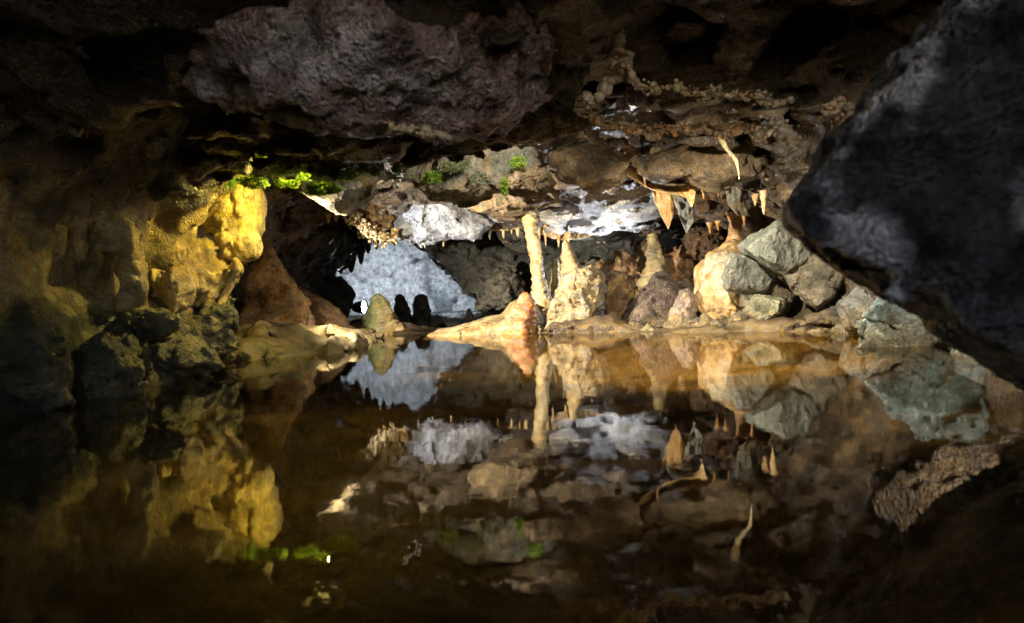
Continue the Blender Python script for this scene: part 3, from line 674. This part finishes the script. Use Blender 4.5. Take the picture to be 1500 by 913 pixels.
tube_thing('stone_stalk', [(213, 452, 3.6, 6), (218, 470, 3.6, 5), (214, 490, 3.6, 6)], M_FLOW, two_tone((0.55, 0.42, 0.2), (0.4, 0.28, 0.1), 8), 'short pale stone stalk on the flat ledge rock', 'flowstone')
lumps('mud_bank', [e_(430, 520, 5.9, 95, 1.0, 30), e_(480, 505, 7.2, 60, 1.0, 22), e_(400, 505, 5.9, 60, 0.6, 32)], M_FLOOR, two_tone((0.16, 0.13, 0.06), (0.24, 0.18, 0.08), 4), 'smooth olive mud bank sloping into the pool', 'bank', 0.15, 0.021, 0.06, 5.0)
CN1, CN2 = (0.42, 0.26, 0.11), (0.28, 0.165, 0.07)
tube_thing('flowstone_cone', [(382, 345, 6.5, 8), (388, 380, 6.5, 22), (398, 430, 6.5, 40), (410, 500, 6.5, 62)], M_WALL, two_tone(CN1, CN2, 6), 'steep brown fluted flowstone cone behind the yellow boulder', 'flowstone', nseg=64, rough=0.18, ring=0.02, flute=0.10, freq=5)
tube_thing('flowstone_cone', [(405, 405, 7.4, 8), (430, 440, 7.4, 38), (445, 470, 7.4, 60), (452, 500, 7.4, 78)], M_WALL, two_tone(CN2, CN1, 6, 3), 'lower brown flowstone cone ending at the passage', 'flowstone', nseg=64, rough=0.18, ring=0.02, flute=0.10, freq=5)

# ------------------------------------------------------------------ far shore
TAN1, TAN2 = (0.58, 0.42, 0.20), (0.44, 0.29, 0.12)
lumps('flowstone_mound', [e_(742, 484, 7.6, 56, 0.45, 24), e_(766, 468, 7.6, 28, 0.35, 30), e_(705, 490, 7.6, 56, 0.4, 14), e_(672, 493, 7.6, 40, 0.35, 9)], M_FLOW, two_tone((0.50, 0.38, 0.20), (0.38, 0.26, 0.12), 4), 'smooth pale tan mound on the far shore beside the red stump', 'flowstone', 0.08, 0.012, 0.02, 5.0)
tube_thing('stalagmite', [(762, 502, 7.1, 24), (762, 486, 7.1, 23), (762, 465, 7.1, 19), (767, 448, 7.1, 14), (769, 434, 7.1, 9), (769, 428, 7.1, 3)], M_FLOW, two_tone((0.52, 0.20, 0.07), (0.60, 0.33, 0.13), 9), 'squat glossy red orange stump at the foot of the column', 'stalagmite', rough=0.34, ring=0.06)
tube_thing('column', [(762, 288, 7.75, 38), (770, 303, 7.75, 24), (776, 316, 7.75, 13), (780, 345, 7.75, 9), (784, 370, 7.75, 9), (788, 400, 7.75, 9.5), (791, 425, 7.75, 12), (796, 450, 7.75, 17), (800, 486, 7.75, 25)], M_FLOW, two_tone((0.60, 0.47, 0.24), (0.46, 0.33, 0.15), 6), 'slender cream stone column joining floor and ceiling', 'column', rough=0.16, ring=0.10, nseg=36)
tube_thing('stalagmite', [(815, 440, 8.1, 11), (814, 410, 8.1, 6), (814, 385, 8.1, 5), (815, 379, 8.1, 2)], M_FLOW, two_tone((0.6, 0.5, 0.26), TAN2, 8), 'small yellowish stalagmite between the column and the knobbly boulder', 'stalagmite')
B4 = boulder('boulder', [(788, 488), (803, 452), (826, 402), (858, 392), (884, 398), (886, 440), (868, 488)], 7.1, 0.5, M_BLOCK, two_tone((0.52, 0.40, 0.22), (0.30, 0.28, 0.25), 7), 'tan and grey boulder with knobbly calcite front, stalagmite on top', seed=41, rough=0.07, pit=(11, 0.07), res=0.0105, cuts=2)
tube_thing('stalagmite', [(842, 412, 7.25, 22), (838, 395, 7.25, 17), (833, 375, 7.25, 11), (829, 358, 7.25, 6), (828, 351, 7.25, 2)], M_FLOW, two_tone((0.42, 0.30, 0.14), (0.55, 0.42, 0.2), 8), 'blunt brown stalagmite standing on the knobbly boulder', 'stalagmite', rough=0.2)
boulder('boulder', [(886, 470), (884, 402), (905, 391), (930, 398), (932, 432), (906, 474)], 7.35, 0.35, M_BLOCK, two_tone((0.16, 0.09, 0.04), (0.45, 0.30, 0.12), 6, 2), 'brown streaked boulder between the knobbly one and the big dark one', seed=42)
boulder('boulder', [(900, 488), (922, 438), (955, 397), (1000, 404), (1032, 426), (1020, 470), (990, 490)], 6.95, 0.6, M_ROUGH, two_tone((0.15, 0.105, 0.08), (0.24, 0.18, 0.15), 6), 'big dark brown boulder with a flat slanting top on the far shore', seed=43, rough=0.05, chips=0.08)
boulder('boulder', [(970, 484), (996, 424), (1008, 424), (1022, 440), (1016, 470), (996, 488)], 6.55, 0.25, M_BLOCK, two_tone((0.36, 0.26, 0.19), (0.28, 0.22, 0.2), 7), 'upright greyish tan slab leaning on the big dark boulder', seed=44)
tube_thing('stalagmite', [(960, 432, 8.7, 30), (962, 405, 8.7, 21), (961, 385, 8.7, 15), (957, 355, 8.7, 10), (954, 330, 8.7, 7), (952, 306, 8.7, 3)], M_FLOW, two_tone((0.46, 0.36, 0.18), (0.36, 0.28, 0.15), 8), 'tall pointed olive stalagmite behind the big dark boulder', 'stalagmite', rough=0.26, freq=7)
# flowstone dome and its pillar, boulder heap on the right
OR1, OR2 = (0.50, 0.32, 0.13), (0.44, 0.24, 0.08)
lumps('flowstone_dome', [e_(1062, 405, 6.7, 42, 0.32, 40), e_(1068, 445, 6.6, 46, 0.34, 34), e_(1075, 372, 6.8, 22, 0.2, 22)], M_FLOW, two_tone(OR1, (0.45, 0.38, 0.26), 4), 'rounded orange flowstone dome below the short pillar', 'flowstone', 0.06, 0.011, 0.03, 6.0, 0.025)
tube_thing('column', [(1078, 312, 6.9, 14), (1077, 325, 6.9, 9), (1076, 345, 6.9, 9), (1073, 365, 6.9, 16)], M_FLOW, two_tone((0.55, 0.38, 0.16), OR2, 8), 'short orange pillar rising from the flowstone dome', 'column')
GR1, GR2 = (0.26, 0.29, 0.24), (0.36, 0.38, 0.32)
for i, (poly, d, th, c1, c2, lab) in enumerate((
        ([(1083, 362), (1138, 322), (1165, 330), (1198, 366), (1152, 406), (1130, 396)], 5.75, 0.4, GR1, GR2, 'grey green tilted slab on top of the boulder heap'),
        ([(1056, 405), (1072, 369), (1096, 371), (1142, 396), (1122, 432), (1092, 434), (1062, 426)], 6.0, 0.4, (0.25, 0.265, 0.225), (0.36, 0.34, 0.27), 'grey split block under the tilted slab'),
        ([(1150, 402), (1196, 368), (1248, 400), (1228, 442), (1196, 457), (1160, 428)], 5.7, 0.45, (0.15, 0.135, 0.10), (0.25, 0.215, 0.15), 'dark brown cube-like block in the boulder heap'),
        ([(1088, 455), (1104, 430), (1152, 437), (1146, 462), (1110, 472)], 5.85, 0.3, (0.24, 0.24, 0.15), (0.34, 0.32, 0.2), 'low olive green rock at the foot of the boulder heap'),
        ([(1165, 478), (1185, 460), (1232, 450), (1262, 455), (1256, 482)], 5.5, 0.35, (0.09, 0.085, 0.075), (0.14, 0.13, 0.11), 'flat blackish rock at the water under the brown block'),
        ([(1226, 446), (1256, 418), (1292, 444), (1290, 490), (1240, 486)], 4.9, 0.4, (0.22, 0.23, 0.21), (0.33, 0.34, 0.3), 'grey crusted rock between the heap and the turquoise rock'),
        ([(1256, 520), (1264, 462), (1290, 425), (1330, 365), (1400, 330), (1450, 380), (1450, 530)], 3.85, 0.4, (0.30, 0.40, 0.34), (0.46, 0.50, 0.42), 'turquoise crusted rock rising from the water beside the black rock'),
        ([(1390, 535), (1400, 490), (1440, 470), (1480, 520), (1490, 545)], 3.3, 0.3, (0.30, 0.38, 0.36), (0.42, 0.42, 0.36), 'low greenish rock in the water behind the black rock'),
        ([(1120, 425), (1140, 405), (1165, 430), (1150, 470), (1120, 462)], 6.15, 0.35, (0.12, 0.09, 0.055), (0.2, 0.15, 0.09), 'dark rock wedged in the gap of the boulder heap'))):
    boulder('boulder', poly, d, th, M_BLOCK if i != 6 else M_BLOCK, two_tone(c1, c2, 6, i * 2), lab, 'boulder', 'boulder heap on the right bank', seed=50 + i, rough=0.035 if i != 6 else 0.10, chips=0.07, tilt=0.24, front=2, cuts=1, pit=None if i != 6 else (18, 0.035))

# small stones along the far shore
STONE_AT = ['small muddy stone ' + t for t in ('right beside the leaning greyish slab', 'in front of the orange dome, next to the slab side', 'under the middle of the orange dome', 'at the heap side of the orange dome', 'below the low olive green rock', 'between the low olive rock and the flat blackish rock', 'touching the flat blackish rock', 'at the water before the big dark boulder, slab side', 'at the water before the big dark boulder, streaked boulder side',
            'at the foot of the knobbly stalagmite boulder', 'in the water before the flat blackish rock', 'beside the grey crusted rock at the water', 'on the bare mud rim beyond the pale mound', 'between the streaked boulder and the big dark boulder')]
for i, (x, y, d, w_, h_) in enumerate(((1012, 476, 6.35, 18, 13), (1034, 472, 6.3, 16, 14), (1052, 478, 6.2, 20, 12), (1080, 474, 6.1, 18, 14), (1098, 480, 5.95, 22, 12), (1122, 478, 5.9, 16, 11), (1140, 482, 5.75, 20, 9), (952, 484, 6.5, 20, 8), (930, 480, 6.7, 18, 10), (880, 486, 6.75, 22, 9), (1200, 484, 5.35, 20, 8), (1232, 484, 5.1, 16, 10), (660, 488, 7.75, 18, 5), (905, 484, 6.65, 12, 8))):
    boulder('shore_stone', [(x - w_, y + h_ * 0.8), (x - w_ * 0.8, y - h_ * 0.2), (x - w_ * 0.2, y - h_), (x + w_ * 0.5, y - h_ * 0.7), (x + w_, y), (x + w_ * 0.8, y + h_ * 0.9)], d, w_ * 2 * d / F_PX, M_BLOCK,
            two_tone((0.30, 0.22, 0.12), (0.2, 0.2, 0.16), 7, i), STONE_AT[i], 'stone', 'stones along the far shore', seed=80 + i, rough=0.16, chips=0.12, res=0.011)
# broken rock behind the boulders, under the scalloped ledge
for i, (poly, d, c1, c2, lab) in enumerate((
        ([(868, 425), (872, 385), (905, 372), (930, 380), (935, 410), (910, 428)], 9.0, (0.40, 0.24, 0.11), (0.28, 0.17, 0.09), 'orange broken rock behind the brown streaked boulder'),
        ([(925, 410), (930, 362), (955, 350), (975, 365), (970, 405)], 9.5, (0.24, 0.16, 0.10), (0.34, 0.2, 0.1), 'brown broken rock directly behind the olive stalagmite'),
        ([(966, 420), (972, 372), (1005, 352), (1032, 372), (1030, 410), (1000, 425)], 8.9, (0.42, 0.24, 0.11), (0.30, 0.19, 0.11), 'rusty broken rock between the olive stalagmite and the dome'),
        ([(1000, 372), (1010, 335), (1050, 328), (1068, 350), (1055, 380), (1020, 388)], 8.6, (0.20, 0.11, 0.055), (0.13, 0.08, 0.05), 'dark rusty rock behind the short pillar'),
        ([(842, 415), (846, 392), (885, 380), (898, 396), (885, 418)], 9.4, (0.22, 0.23, 0.18), (0.34, 0.24, 0.13), 'flat greenish slab behind the stalagmite on the boulder'),
        ([(700, 450), (705, 405), (740, 385), (770, 400), (772, 450)], 9.8, (0.13, 0.125, 0.11), (0.2, 0.18, 0.14), 'dark grey rock behind the column and the mound'),
        ([(798, 430), (800, 390), (826, 372), (850, 385), (852, 420)], 9.6, (0.14, 0.14, 0.11), (0.24, 0.19, 0.12), 'dark angular rock seen between column and stalagmite boulder'))):
    boulder('broken_rock', poly, d, 0.55, M_BLOCK, two_tone(c1, c2, 6, i * 3), lab, 'rock', 'broken rock at the back of the pool room', seed=130 + i, rough=0.14, chips=0.16)
# green stalagmite on the rim and the dark ones in the passage
def greeny(v, n):
    c = two_tone((0.48, 0.36, 0.14), (0.56, 0.46, 0.22), 8)(v, n)
    m = sstep(0.08, -0.10, v[:, 0] - v[:, 0].mean() + 0.08 * fbm((v[:, 0], v[:, 1], v[:, 2]), 14.0, 2)); return mixc(c, (0.26, 0.34, 0.14), m * 0.8)
tube_thing('stalagmite', [(562, 494, 8.4, 30), (560, 478, 8.4, 27), (557, 458, 8.4, 20), (554, 442, 8.4, 13), (553, 434, 8.4, 8), (553, 430, 8.4, 2)], M_FLOW, greeny, 'yellow stalagmite with one green side on the rim of the pool', 'stalagmite', rough=0.22, ring=0.12, nseg=32)
tube_thing('stalagmite', [(582, 493, 8.35, 12), (583, 482, 8.35, 10), (584, 475, 8.35, 6), (584, 472, 8.35, 2)], M_FLOW, two_tone((0.6, 0.42, 0.22), TAN2, 9), 'small round tan knob beside the green stalagmite', 'stalagmite')
tube_thing('stalagmite', [(506, 494, 8.5, 9), (506, 487, 8.5, 8), (507, 482, 8.5, 3)], M_FLOW, two_tone((0.6, 0.36, 0.14), TAN2, 9), 'tiny orange knob at the end of the mud bank', 'stalagmite')
DARK = two_tone((0.07, 0.065, 0.06), (0.12, 0.11, 0.10), 5)
for pix, lab in (([(592, 500, 13.2, 17), (590, 470, 13.2, 14), (587, 445, 13.2, 9), (586, 434, 13.2, 6), (586, 431, 13.2, 2)], 'black pointed stalagmite against the white wall beside the green one'),
                 ([(619, 500, 13.4, 15), (618, 470, 13.4, 14), (617, 445, 13.4, 12), (617, 434, 13.4, 8), (617, 431, 13.4, 3)], 'black blunt stalagmite against the white wall, thickest of the dark ones'),
                 ([(641, 500, 12.6, 16), (641, 480, 12.6, 12), (640, 466, 12.6, 7), (640, 461, 12.6, 2)], 'short black stalagmite right beside the blunt black one'),
                 ([(688, 498, 12.0, 11), (688, 476, 12.0, 9), (687, 460, 12.0, 5), (687, 452, 12.0, 2)], 'small black stalagmite before the bluish wall near the mound'),
                 ([(656, 500, 12.3, 8), (655, 485, 12.3, 6), (655, 478, 12.3, 2)], 'tiny black stalagmite between the short one and the mound')):
    tube_thing('stalagmite', pix, M_WALL, DARK, lab, 'stalagmite', rough=0.2)
boulder('passage_rock', [(425, 500), (430, 395), (478, 392), (498, 402), (518, 424), (524, 440), (516, 466), (500, 500)], 12.4, 1.0, M_BLOCK, DARK, 'black rock mass on the left of the passage', 'rock', seed=71)
boulder('passage_rock', [(648, 345), (700, 340), (770, 400), (775, 470), (738, 470), (700, 432), (664, 398), (655, 380)], 11.6, 0.8, M_BLOCK, two_tone((0.10, 0.085, 0.075), (0.16, 0.09, 0.055), 5), 'dark slanting rock above the right of the passage', 'rock', seed=72, chips=0.1)
boulder('passage_rock', [(675, 400), (700, 412), (722, 448), (726, 464), (708, 460), (690, 430)], 11.0, 0.4, M_BLOCK, two_tone((0.22, 0.13, 0.08), (0.14, 0.09, 0.06), 7), 'reddish split block under the slanting passage rock', 'rock', seed=73, chips=0.1)
stalactites([(482, 350, 396, 12.6, 9), (497, 345, 402, 12.4, 10), (512, 345, 400, 12.5, 12), (527, 340, 388, 12.4, 9), (538, 340, 372, 12.6, 8), (550, 335, 366, 12.6, 7), (563, 330, 362, 12.8, 6), (577, 335, 360, 12.8, 7), (655, 360, 400, 12.8, 9), (645, 345, 385, 12.9, 8), (640, 345, 372, 13.0, 6), (470, 350, 405, 12.4, 12), (458, 350, 400, 12.3, 12)], M_WALL, DARK, 'black stalactite hanging in the passage before the white chamber', 'black stalactites of the passage')
# hanging curtains and stalactites of the pool room
OC = two_tone((0.66, 0.44, 0.18), (0.55, 0.30, 0.09), 8)
drapery('stone_curtain', [P(908, 240, 5.55), P(950, 256, 5.6), P(990, 268, 5.6), P(1022, 272, 5.6)], [P(920, 258, 5.45), P(958, 280, 5.45), P(995, 287, 5.5), P(1006, 290, 5.5), P(1013, 305, 5.5), P(1017, 288, 5.5)], M_FLOW, OC, 'broad horizontal cream and orange stone curtain below the brown slab', 'stone curtain', 0.07, 0.02, seed=2)
drapery('stone_curtain', [P(950, 272, 7.0), P(975, 275, 7.0), P(998, 282, 7.0)], [P(962, 300, 7.0), P(974, 326, 7.0), P(979, 336, 7.0), P(987, 312, 7.0)], M_FLOW, OC, 'orange tapering stone curtain hanging behind the horizontal one', 'stone curtain', 0.07, 0.03, seed=5)
drapery('stone_curtain', [P(984, 285, 6.7), P(1000, 290, 6.7), P(1016, 298, 6.7)], [P(998, 325, 6.6), P(1006, 342, 6.6), P(1010, 334, 6.6), P(1016, 325, 6.6)], M_SPARK, two_tone((0.5, 0.5, 0.5), (0.4, 0.33, 0.2), 10), 'grey glassy stone wedge with an orange tip', 'stone curtain', 0.08, 0.02, seed=7)
drapery('stone_curtain', [P(1060, 268, 6.2), P(1075, 272, 6.2), P(1088, 285, 6.2)], [P(1066, 300, 6.2), P(1080, 316, 6.2), P(1098, 317, 6.2)], M_BLOCK, two_tone((0.34, 0.33, 0.28), (0.45, 0.36, 0.2), 10), 'leaf shaped grey stone plate hanging over the dome', 'stone curtain', 0.06, 0.02, seed=9)
tube_thing('stalactite', [(1042, 160, 4.5, 8), (1050, 185, 4.5, 6), (1058, 205, 4.5, 5), (1064, 218, 4.5, 3), (1078, 234, 4.5, 4), (1082, 250, 4.5, 2), (1083, 263, 4.5, 0.7)], M_FLOW, two_tone((0.22, 0.17, 0.08), (0.2, 0.13, 0.05), 8), 'crooked yellowish stalactite near the broad brown slab', 'stalactite')
r_ = random.Random(4)
stalactites([(x, 300 + r_.uniform(-4, 6), y, 8.2, r_.uniform(1.6, 2.6)) for x, y in ((832, 312), (850, 323), (874, 319), (893, 312), (862, 306))], M_FLOW, two_tone((0.20, 0.15, 0.09), (0.3, 0.22, 0.12), 9), 'thin dark stalactite hanging from the white ceiling', 'thin dark stalactites under the white ceiling')
stalactites([(872 + 4.2 * i + r_.uniform(-1.5, 1.5), 312 + r_.uniform(-4, 3), 328 + r_.uniform(0, 14), 8.6, r_.uniform(1.4, 2.6)) for i in range(22)], M_FLOW, two_tone((0.34, 0.24, 0.12), (0.5, 0.36, 0.2), 9), 'slim stalactite in the dense row by the olive stalagmite', 'dense row of stalactites at the ledge')
stalactites([(598 + 13.5 * i + r_.uniform(-4, 4), y + r_.uniform(-8, -3), y + r_.uniform(4, 17), 8.5, r_.uniform(2.2, 4.2)) for i, y in enumerate(np.interp(np.arange(18) * 13.5 + 598, [t[0] for t in fr_px], [t[1] for t in fr_px]))], M_FLOW, two_tone((0.62, 0.46, 0.22), (0.6, 0.36, 0.14), 9), 'short cream stalactite on the scalloped ledge', 'cream stalactites of the scalloped ledge')
stalactites([(448, 296, 306, 8.2, 4), (462, 300, 308, 8.2, 3), (480, 310, 328, 8.2, 5), (492, 316, 326, 8.2, 4), (506, 314, 322, 8.2, 3), (436, 290, 300, 8.2, 3)], M_FLOW, OC, 'stubby orange stalactite under the rock arch', 'stubby stalactites under the rock arch')
stalactites([(579, 340, 358, 8.0, 4)], M_FLOW, two_tone((0.7, 0.42, 0.1), (0.6, 0.36, 0.1), 9), 'single bright orange stalactite stub at the grey crystal rock', 'orange stub')
stalactites([(1030, 278, 292, 5.45, 2.2), (1052, 278, 290, 5.45, 2.2), (1040, 330, 343, 7.0, 3), (1052, 328, 338, 7.0, 3), (1090, 318, 332, 6.8, 2.5), (945, 262, 276, 5.45, 2), (1118, 285, 315, 5.6, 4), (1106, 290, 302, 5.6, 3)], M_FLOW, OC, 'small orange stalactite among the stone curtains over the dome', 'small orange stalactites among the curtains')
stalactites([(238, 255, 275, 4.25, 7), (262, 258, 280, 4.25, 5), (282, 255, 285, 4.3, 8), (225, 250, 268, 4.2, 6)], M_FLOW, two_tone((0.66, 0.4, 0.12), YEL2, 8), 'fat orange stalactite above the curved flowstone ridge', 'fat orange stalactites on the left')
# lower edge of the dark ceiling, found on the rock itself, to hang plants from
def ledge_edge(px):
    pys = np.arange(170.0, 330.0, 2.0); ds = np.arange(3.2, 4.45, 0.02)
    pts = np.array([[P(px, y, d) for d in ds] for y in pys], np.float32)
    p = (pts[..., 0].ravel(), pts[..., 1].ravel(), pts[..., 2].ravel())
    f = (shell_base(*p) + shell_noise(p)).reshape(len(pys), len(ds)) > 0
    hit = f.any(1); k = 0
    while k + 1 < len(pys) and hit[k + 1]: k += 1
    return pys[k], ds[np.nonzero(f[k])[0][-1]] if hit[k] else 4.1
# moss, fern
LE = {x: (lambda t: (t[0] + 11, t[1] - 0.02))(ledge_edge(x)) for x in (327, 372, 398, 428, 470, 508, 582)}
print('edge', LE)
moss(372, *LE[372], 24, 11, 1000, 'bright moss clump under the grey knobbly edge beside the fern', 1)
moss(398, *LE[398], 22, 8, 620, 'thin moss strip between the fern moss and the wide patch', 2)
moss(470, *LE[470], 34, 11, 1700, 'widest bright moss patch along the ledge over the olive block', 3)
moss(428, *LE[428], 12, 6, 300, 'tiny moss tuft left of the widest patch', 4)
moss(508, *LE[508], 20, 9, 620, 'small moss tuft at the end of the widest patch', 5)
moss(582, *LE[582], 9, 8, 300, 'lone moss tuft at the tip of the grey knobbly edge', 6)
moss(634, 260, 4.4, 18, 12, 700, 'moss cushion on the wide grey brown block', 7)
moss(668, 243, 4.4, 30, 10, 900, 'grey green mossy crust along the top of the wide block', 8, (0.14, 0.2, 0.09), (0.3, 0.34, 0.16))
moss(700, 262, 4.42, 14, 14, 380, 'grey green lichen tuft hanging on the wide block', 9, (0.16, 0.19, 0.13), (0.3, 0.32, 0.24))
moss(759, 238, 4.2, 14, 10, 500, 'small round moss cushion above the dark angular block', 10)
moss(739, 274, 4.2, 6, 16, 420, 'narrow trailing moss strip beside the dark angular block', 11)
for k_, x in enumerate((345, 358, 385, 412, 447, 490, 530, 548)):
    t = ledge_edge(x); moss(x, t[0] + 10, t[1] - 0.02, 9 + (k_ * 5) % 7, 5 + k_ % 4, 300, ('ragged moss tuft touching the fern', 'ragged moss tuft between the fern and the bright clump', 'low moss tuft between the bright clump and the thin strip', 'ragged moss tuft joining the thin strip and the tiny tuft', 'moss tuft hanging at the start of the widest patch', 'moss tuft overlapping the end of the widest patch', 'sparse moss film between the small tuft and the lone tuft', 'sparse moss film beside the lone tuft')[k_], 40 + k_)
def fern(px, py, d, nf, label, seed):
    r = np.random.default_rng(seed); root = P(px, py, d)
    e = bpy.data.objects.new('fern', None); COL.objects.link(e); e.location = tuple(root); e.empty_display_size = 0.05
    tag(e, label, 'fern')
    for k in range(nf):
        az = r.uniform(-1.4, 1.4); L_ = r.uniform(0.09, 0.17); out_ = np.array((math.sin(az), -math.cos(az) * 0.5, 0)) 
        t = np.linspace(0.05, 1, 26); c = out_[None] * (t * L_ * 0.55)[:, None] + np.array((0, 0, 1.0))[None] * (0.02 * np.sin(t * 3) - t ** 1.4 * L_ * 0.95)[:, None]
        tan = np.gradient(c, axis=0); tan /= np.linalg.norm(tan, axis=1, keepdims=True)
        side = np.cross(tan, np.array((0, 1.0, 0.2))); side /= np.linalg.norm(side, axis=1, keepdims=True)
        w_ = (np.sin(np.clip(t, 0, 1) * 2.7 + 0.25) * 0.030)
        cs = np.concatenate([c, c]); ds = np.concatenate([side * w_[:, None] + tan * 0.008, -side * w_[:, None] + tan * 0.008])
        v = []; 
        Ld = np.linalg.norm(ds, axis=1, keepdims=True); dn = ds / Ld; up = np.cross(dn, np.concatenate([tan, tan])); wd = np.cross(dn, up) * 0.0042
        v = np.stack([cs, cs + ds * 0.4 + wd, cs + ds, cs + ds * 0.4 - wd], 1).reshape(-1, 3)
        st, sq, cap = tube_mesh(c, np.full(len(c), 0.0012), 5, 0.012, 0, 0, 0)
        q = np.concatenate([np.arange(len(v)).reshape(-1, 4), sq + len(v)]); v = np.concatenate([v, st])
        col = np.concatenate([leaf_cols(len(cs), (0.14, 0.36, 0.03), (0.30, 0.52, 0.05), seed + k), np.tile(np.array((0.16, 0.22, 0.04), np.float32), (len(st), 1))])
        make_mesh('frond', v, q, M_LEAF, col, smooth=False, parent=e)
fern(327, 246, 4.2, 16, 'bright green fern hanging from the ledge in the lamp light', 21)
# ------------------------------------------------------------------ lamps
M_HOUS, n, b = nodes_of('lamp_housing'); b.inputs['Base Color'].default_value = (0.03, 0.03, 0.03, 1); b.inputs['Roughness'].default_value = 0.45; b.inputs['Metallic'].default_value = 0.6
def lens_mat(name, c, s):
    m, n, b = nodes_of(name); b.inputs['Base Color'].default_value = (0.8, 0.8, 0.8, 1)
    b.inputs['Emission Color'].default_value = (*c, 1); b.inputs['Emission Strength'].default_value = s; return m
def ring_tube(prof, n=20):
    v = []; q = []
    for r, z in prof:
        for k in range(n):
            a = 2 * math.pi * k / n; v.append((r * math.cos(a), r * math.sin(a), z))
    for i in range(len(prof) - 1):
        for k in range(n): q.append((i * n + k, i * n + (k + 1) % n, (i + 1) * n + (k + 1) % n, (i + 1) * n + k))
    return np.array(v), np.array(q)
def lamp(loc, target, power, color, label, size=0.035, angle=110, blend=0.6, lens=2.0, scale=1.0):
    loc = Vector([float(t) for t in loc]); d = (Vector([float(t) for t in target]) - loc).normalized()
    e = bpy.data.objects.new('cave_lamp', None); COL.objects.link(e); e.location = loc
    e.rotation_euler = d.to_track_quat('-Z', 'Y').to_euler(); e.empty_display_size = 0.05; e.scale = (scale,) * 3
    tag(e, label, 'lamp', 'floodlights hidden in the cave')
    v, q = ring_tube([(0.001, 0.075), (0.025, 0.074), (0.035, 0.05), (0.045, 0.0), (0.049, -0.004), (0.049, 0.012 - 0.02), (0.042, -0.006), (0.041, 0.008), (0.001, 0.0081)])
    make_mesh('housing', v, q, M_HOUS, parent=e)
    v, q = ring_tube([(0.0405, 0.004), (0.03, 0.0015), (0.0005, 0.0)])
    make_mesh('lens', v, q, lens_mat('lamp_lens', color, lens), parent=e)
    v = np.array([(sx, sy, sz) for sx in (-0.055, -0.0505) for sy in (-0.009, 0.009) for sz in (-0.0, 0.09)])
    v2 = v * np.array((-1, 1, 1)); v3 = np.array([(sx, sy, sz) for sx in (-0.055, 0.055) for sy in (-0.009, 0.009) for sz in (0.0902, 0.095)])
    bq = np.array([(0, 1, 3, 2), (4, 6, 7, 5), (0, 4, 5, 1), (2, 3, 7, 6), (0, 2, 6, 4), (1, 5, 7, 3)])
    make_mesh('bracket', np.concatenate([v, v2, v3]), np.concatenate([bq, bq[:, ::-1] + 8, bq + 16]), M_HOUS, smooth=False, parent=e)
    ld = bpy.data.lights.new('lamp_light', 'SPOT'); ld.energy = power; ld.color = color; ld.spot_size = math.radians(angle); ld.spot_blend = blend; ld.shadow_soft_size = size
    lo = bpy.data.objects.new('lamp_light', ld); COL.objects.link(lo); lo.parent = e; lo.location = (0, 0, -0.012)
    return e
WARM = (1.0, 0.88, 0.67); YEL = (1.0, 0.79, 0.17); COOL = (0.86, 0.92, 1.0); BLUE = (0.72, 0.88, 1.0)
lamp(P(462, 238, 4.32), (-2.0, 3.7, 0.60), 34, YEL, 'lamp behind the ceiling ledge beside the fern, shining on yellow flowstone', angle=172, blend=0.5)
lamp((-1.95, 5.12, 0.92), (0.6, 7.5, 0.45), 660, WARM, 'warm lamp tucked behind the yellow flowstone boulder facing the column', angle=104, blend=1.0)
lamp((0.70, 3.62, 1.36), (1.75, 5.2, 0.1), 280, WARM, 'warm lamp above the beaded ceiling edge facing the boulder heap', angle=84, blend=0.8)
lamp((1.74, 2.14, 0.34), (2.1, 3.6, 0.38), 36, (1.0, 0.92, 0.78), 'white lamp hidden behind the black rock facing the turquoise rock', angle=125, blend=0.7)
lamp((0.58, 3.56, 1.37), P(1320, 470, 3.75), 95, (1.0, 0.97, 0.9), 'narrow white lamp above the beaded ceiling edge aimed at the turquoise rock', angle=42, blend=0.6)
lamp((0.12, 3.72, 1.42), (-0.45, 4.5, 1.15), 30, WARM, 'small warm lamp above the brown wedge lighting the mossy hanging block', angle=150, blend=0.8)
lamp(P(893, 425, 8.3), P(870, 300, 7.6), 34, COOL, 'white lamp on the floor behind the boulders lighting the pale ceiling', angle=150)
lamp(P(408, 402, 7.0), P(652, 312, 8.3), 140, COOL, 'white lamp behind the steep flowstone cone lighting the grey hanging rock', angle=36, blend=0.5)
lamp(P(506, 462, 20.6), P(620, 360, 22.3), 150, COOL, 'white lamp hidden behind the black passage rock lighting the chamber wall', angle=160)
lamp(P(533, 450, 18.5), P(533, 450, 18.5) + np.array((0.96, -0.28, 0.0)), 20, COOL, 'bright white lamp glaring behind the green stalagmite', angle=170, lens=40, scale=4.2)
lamp(P(712, 470, 17.5), P(680, 400, 22.5), 120, BLUE, 'bluish lamp behind the pale mound in the far chamber', angle=120)
print('script', time.time() - T0)
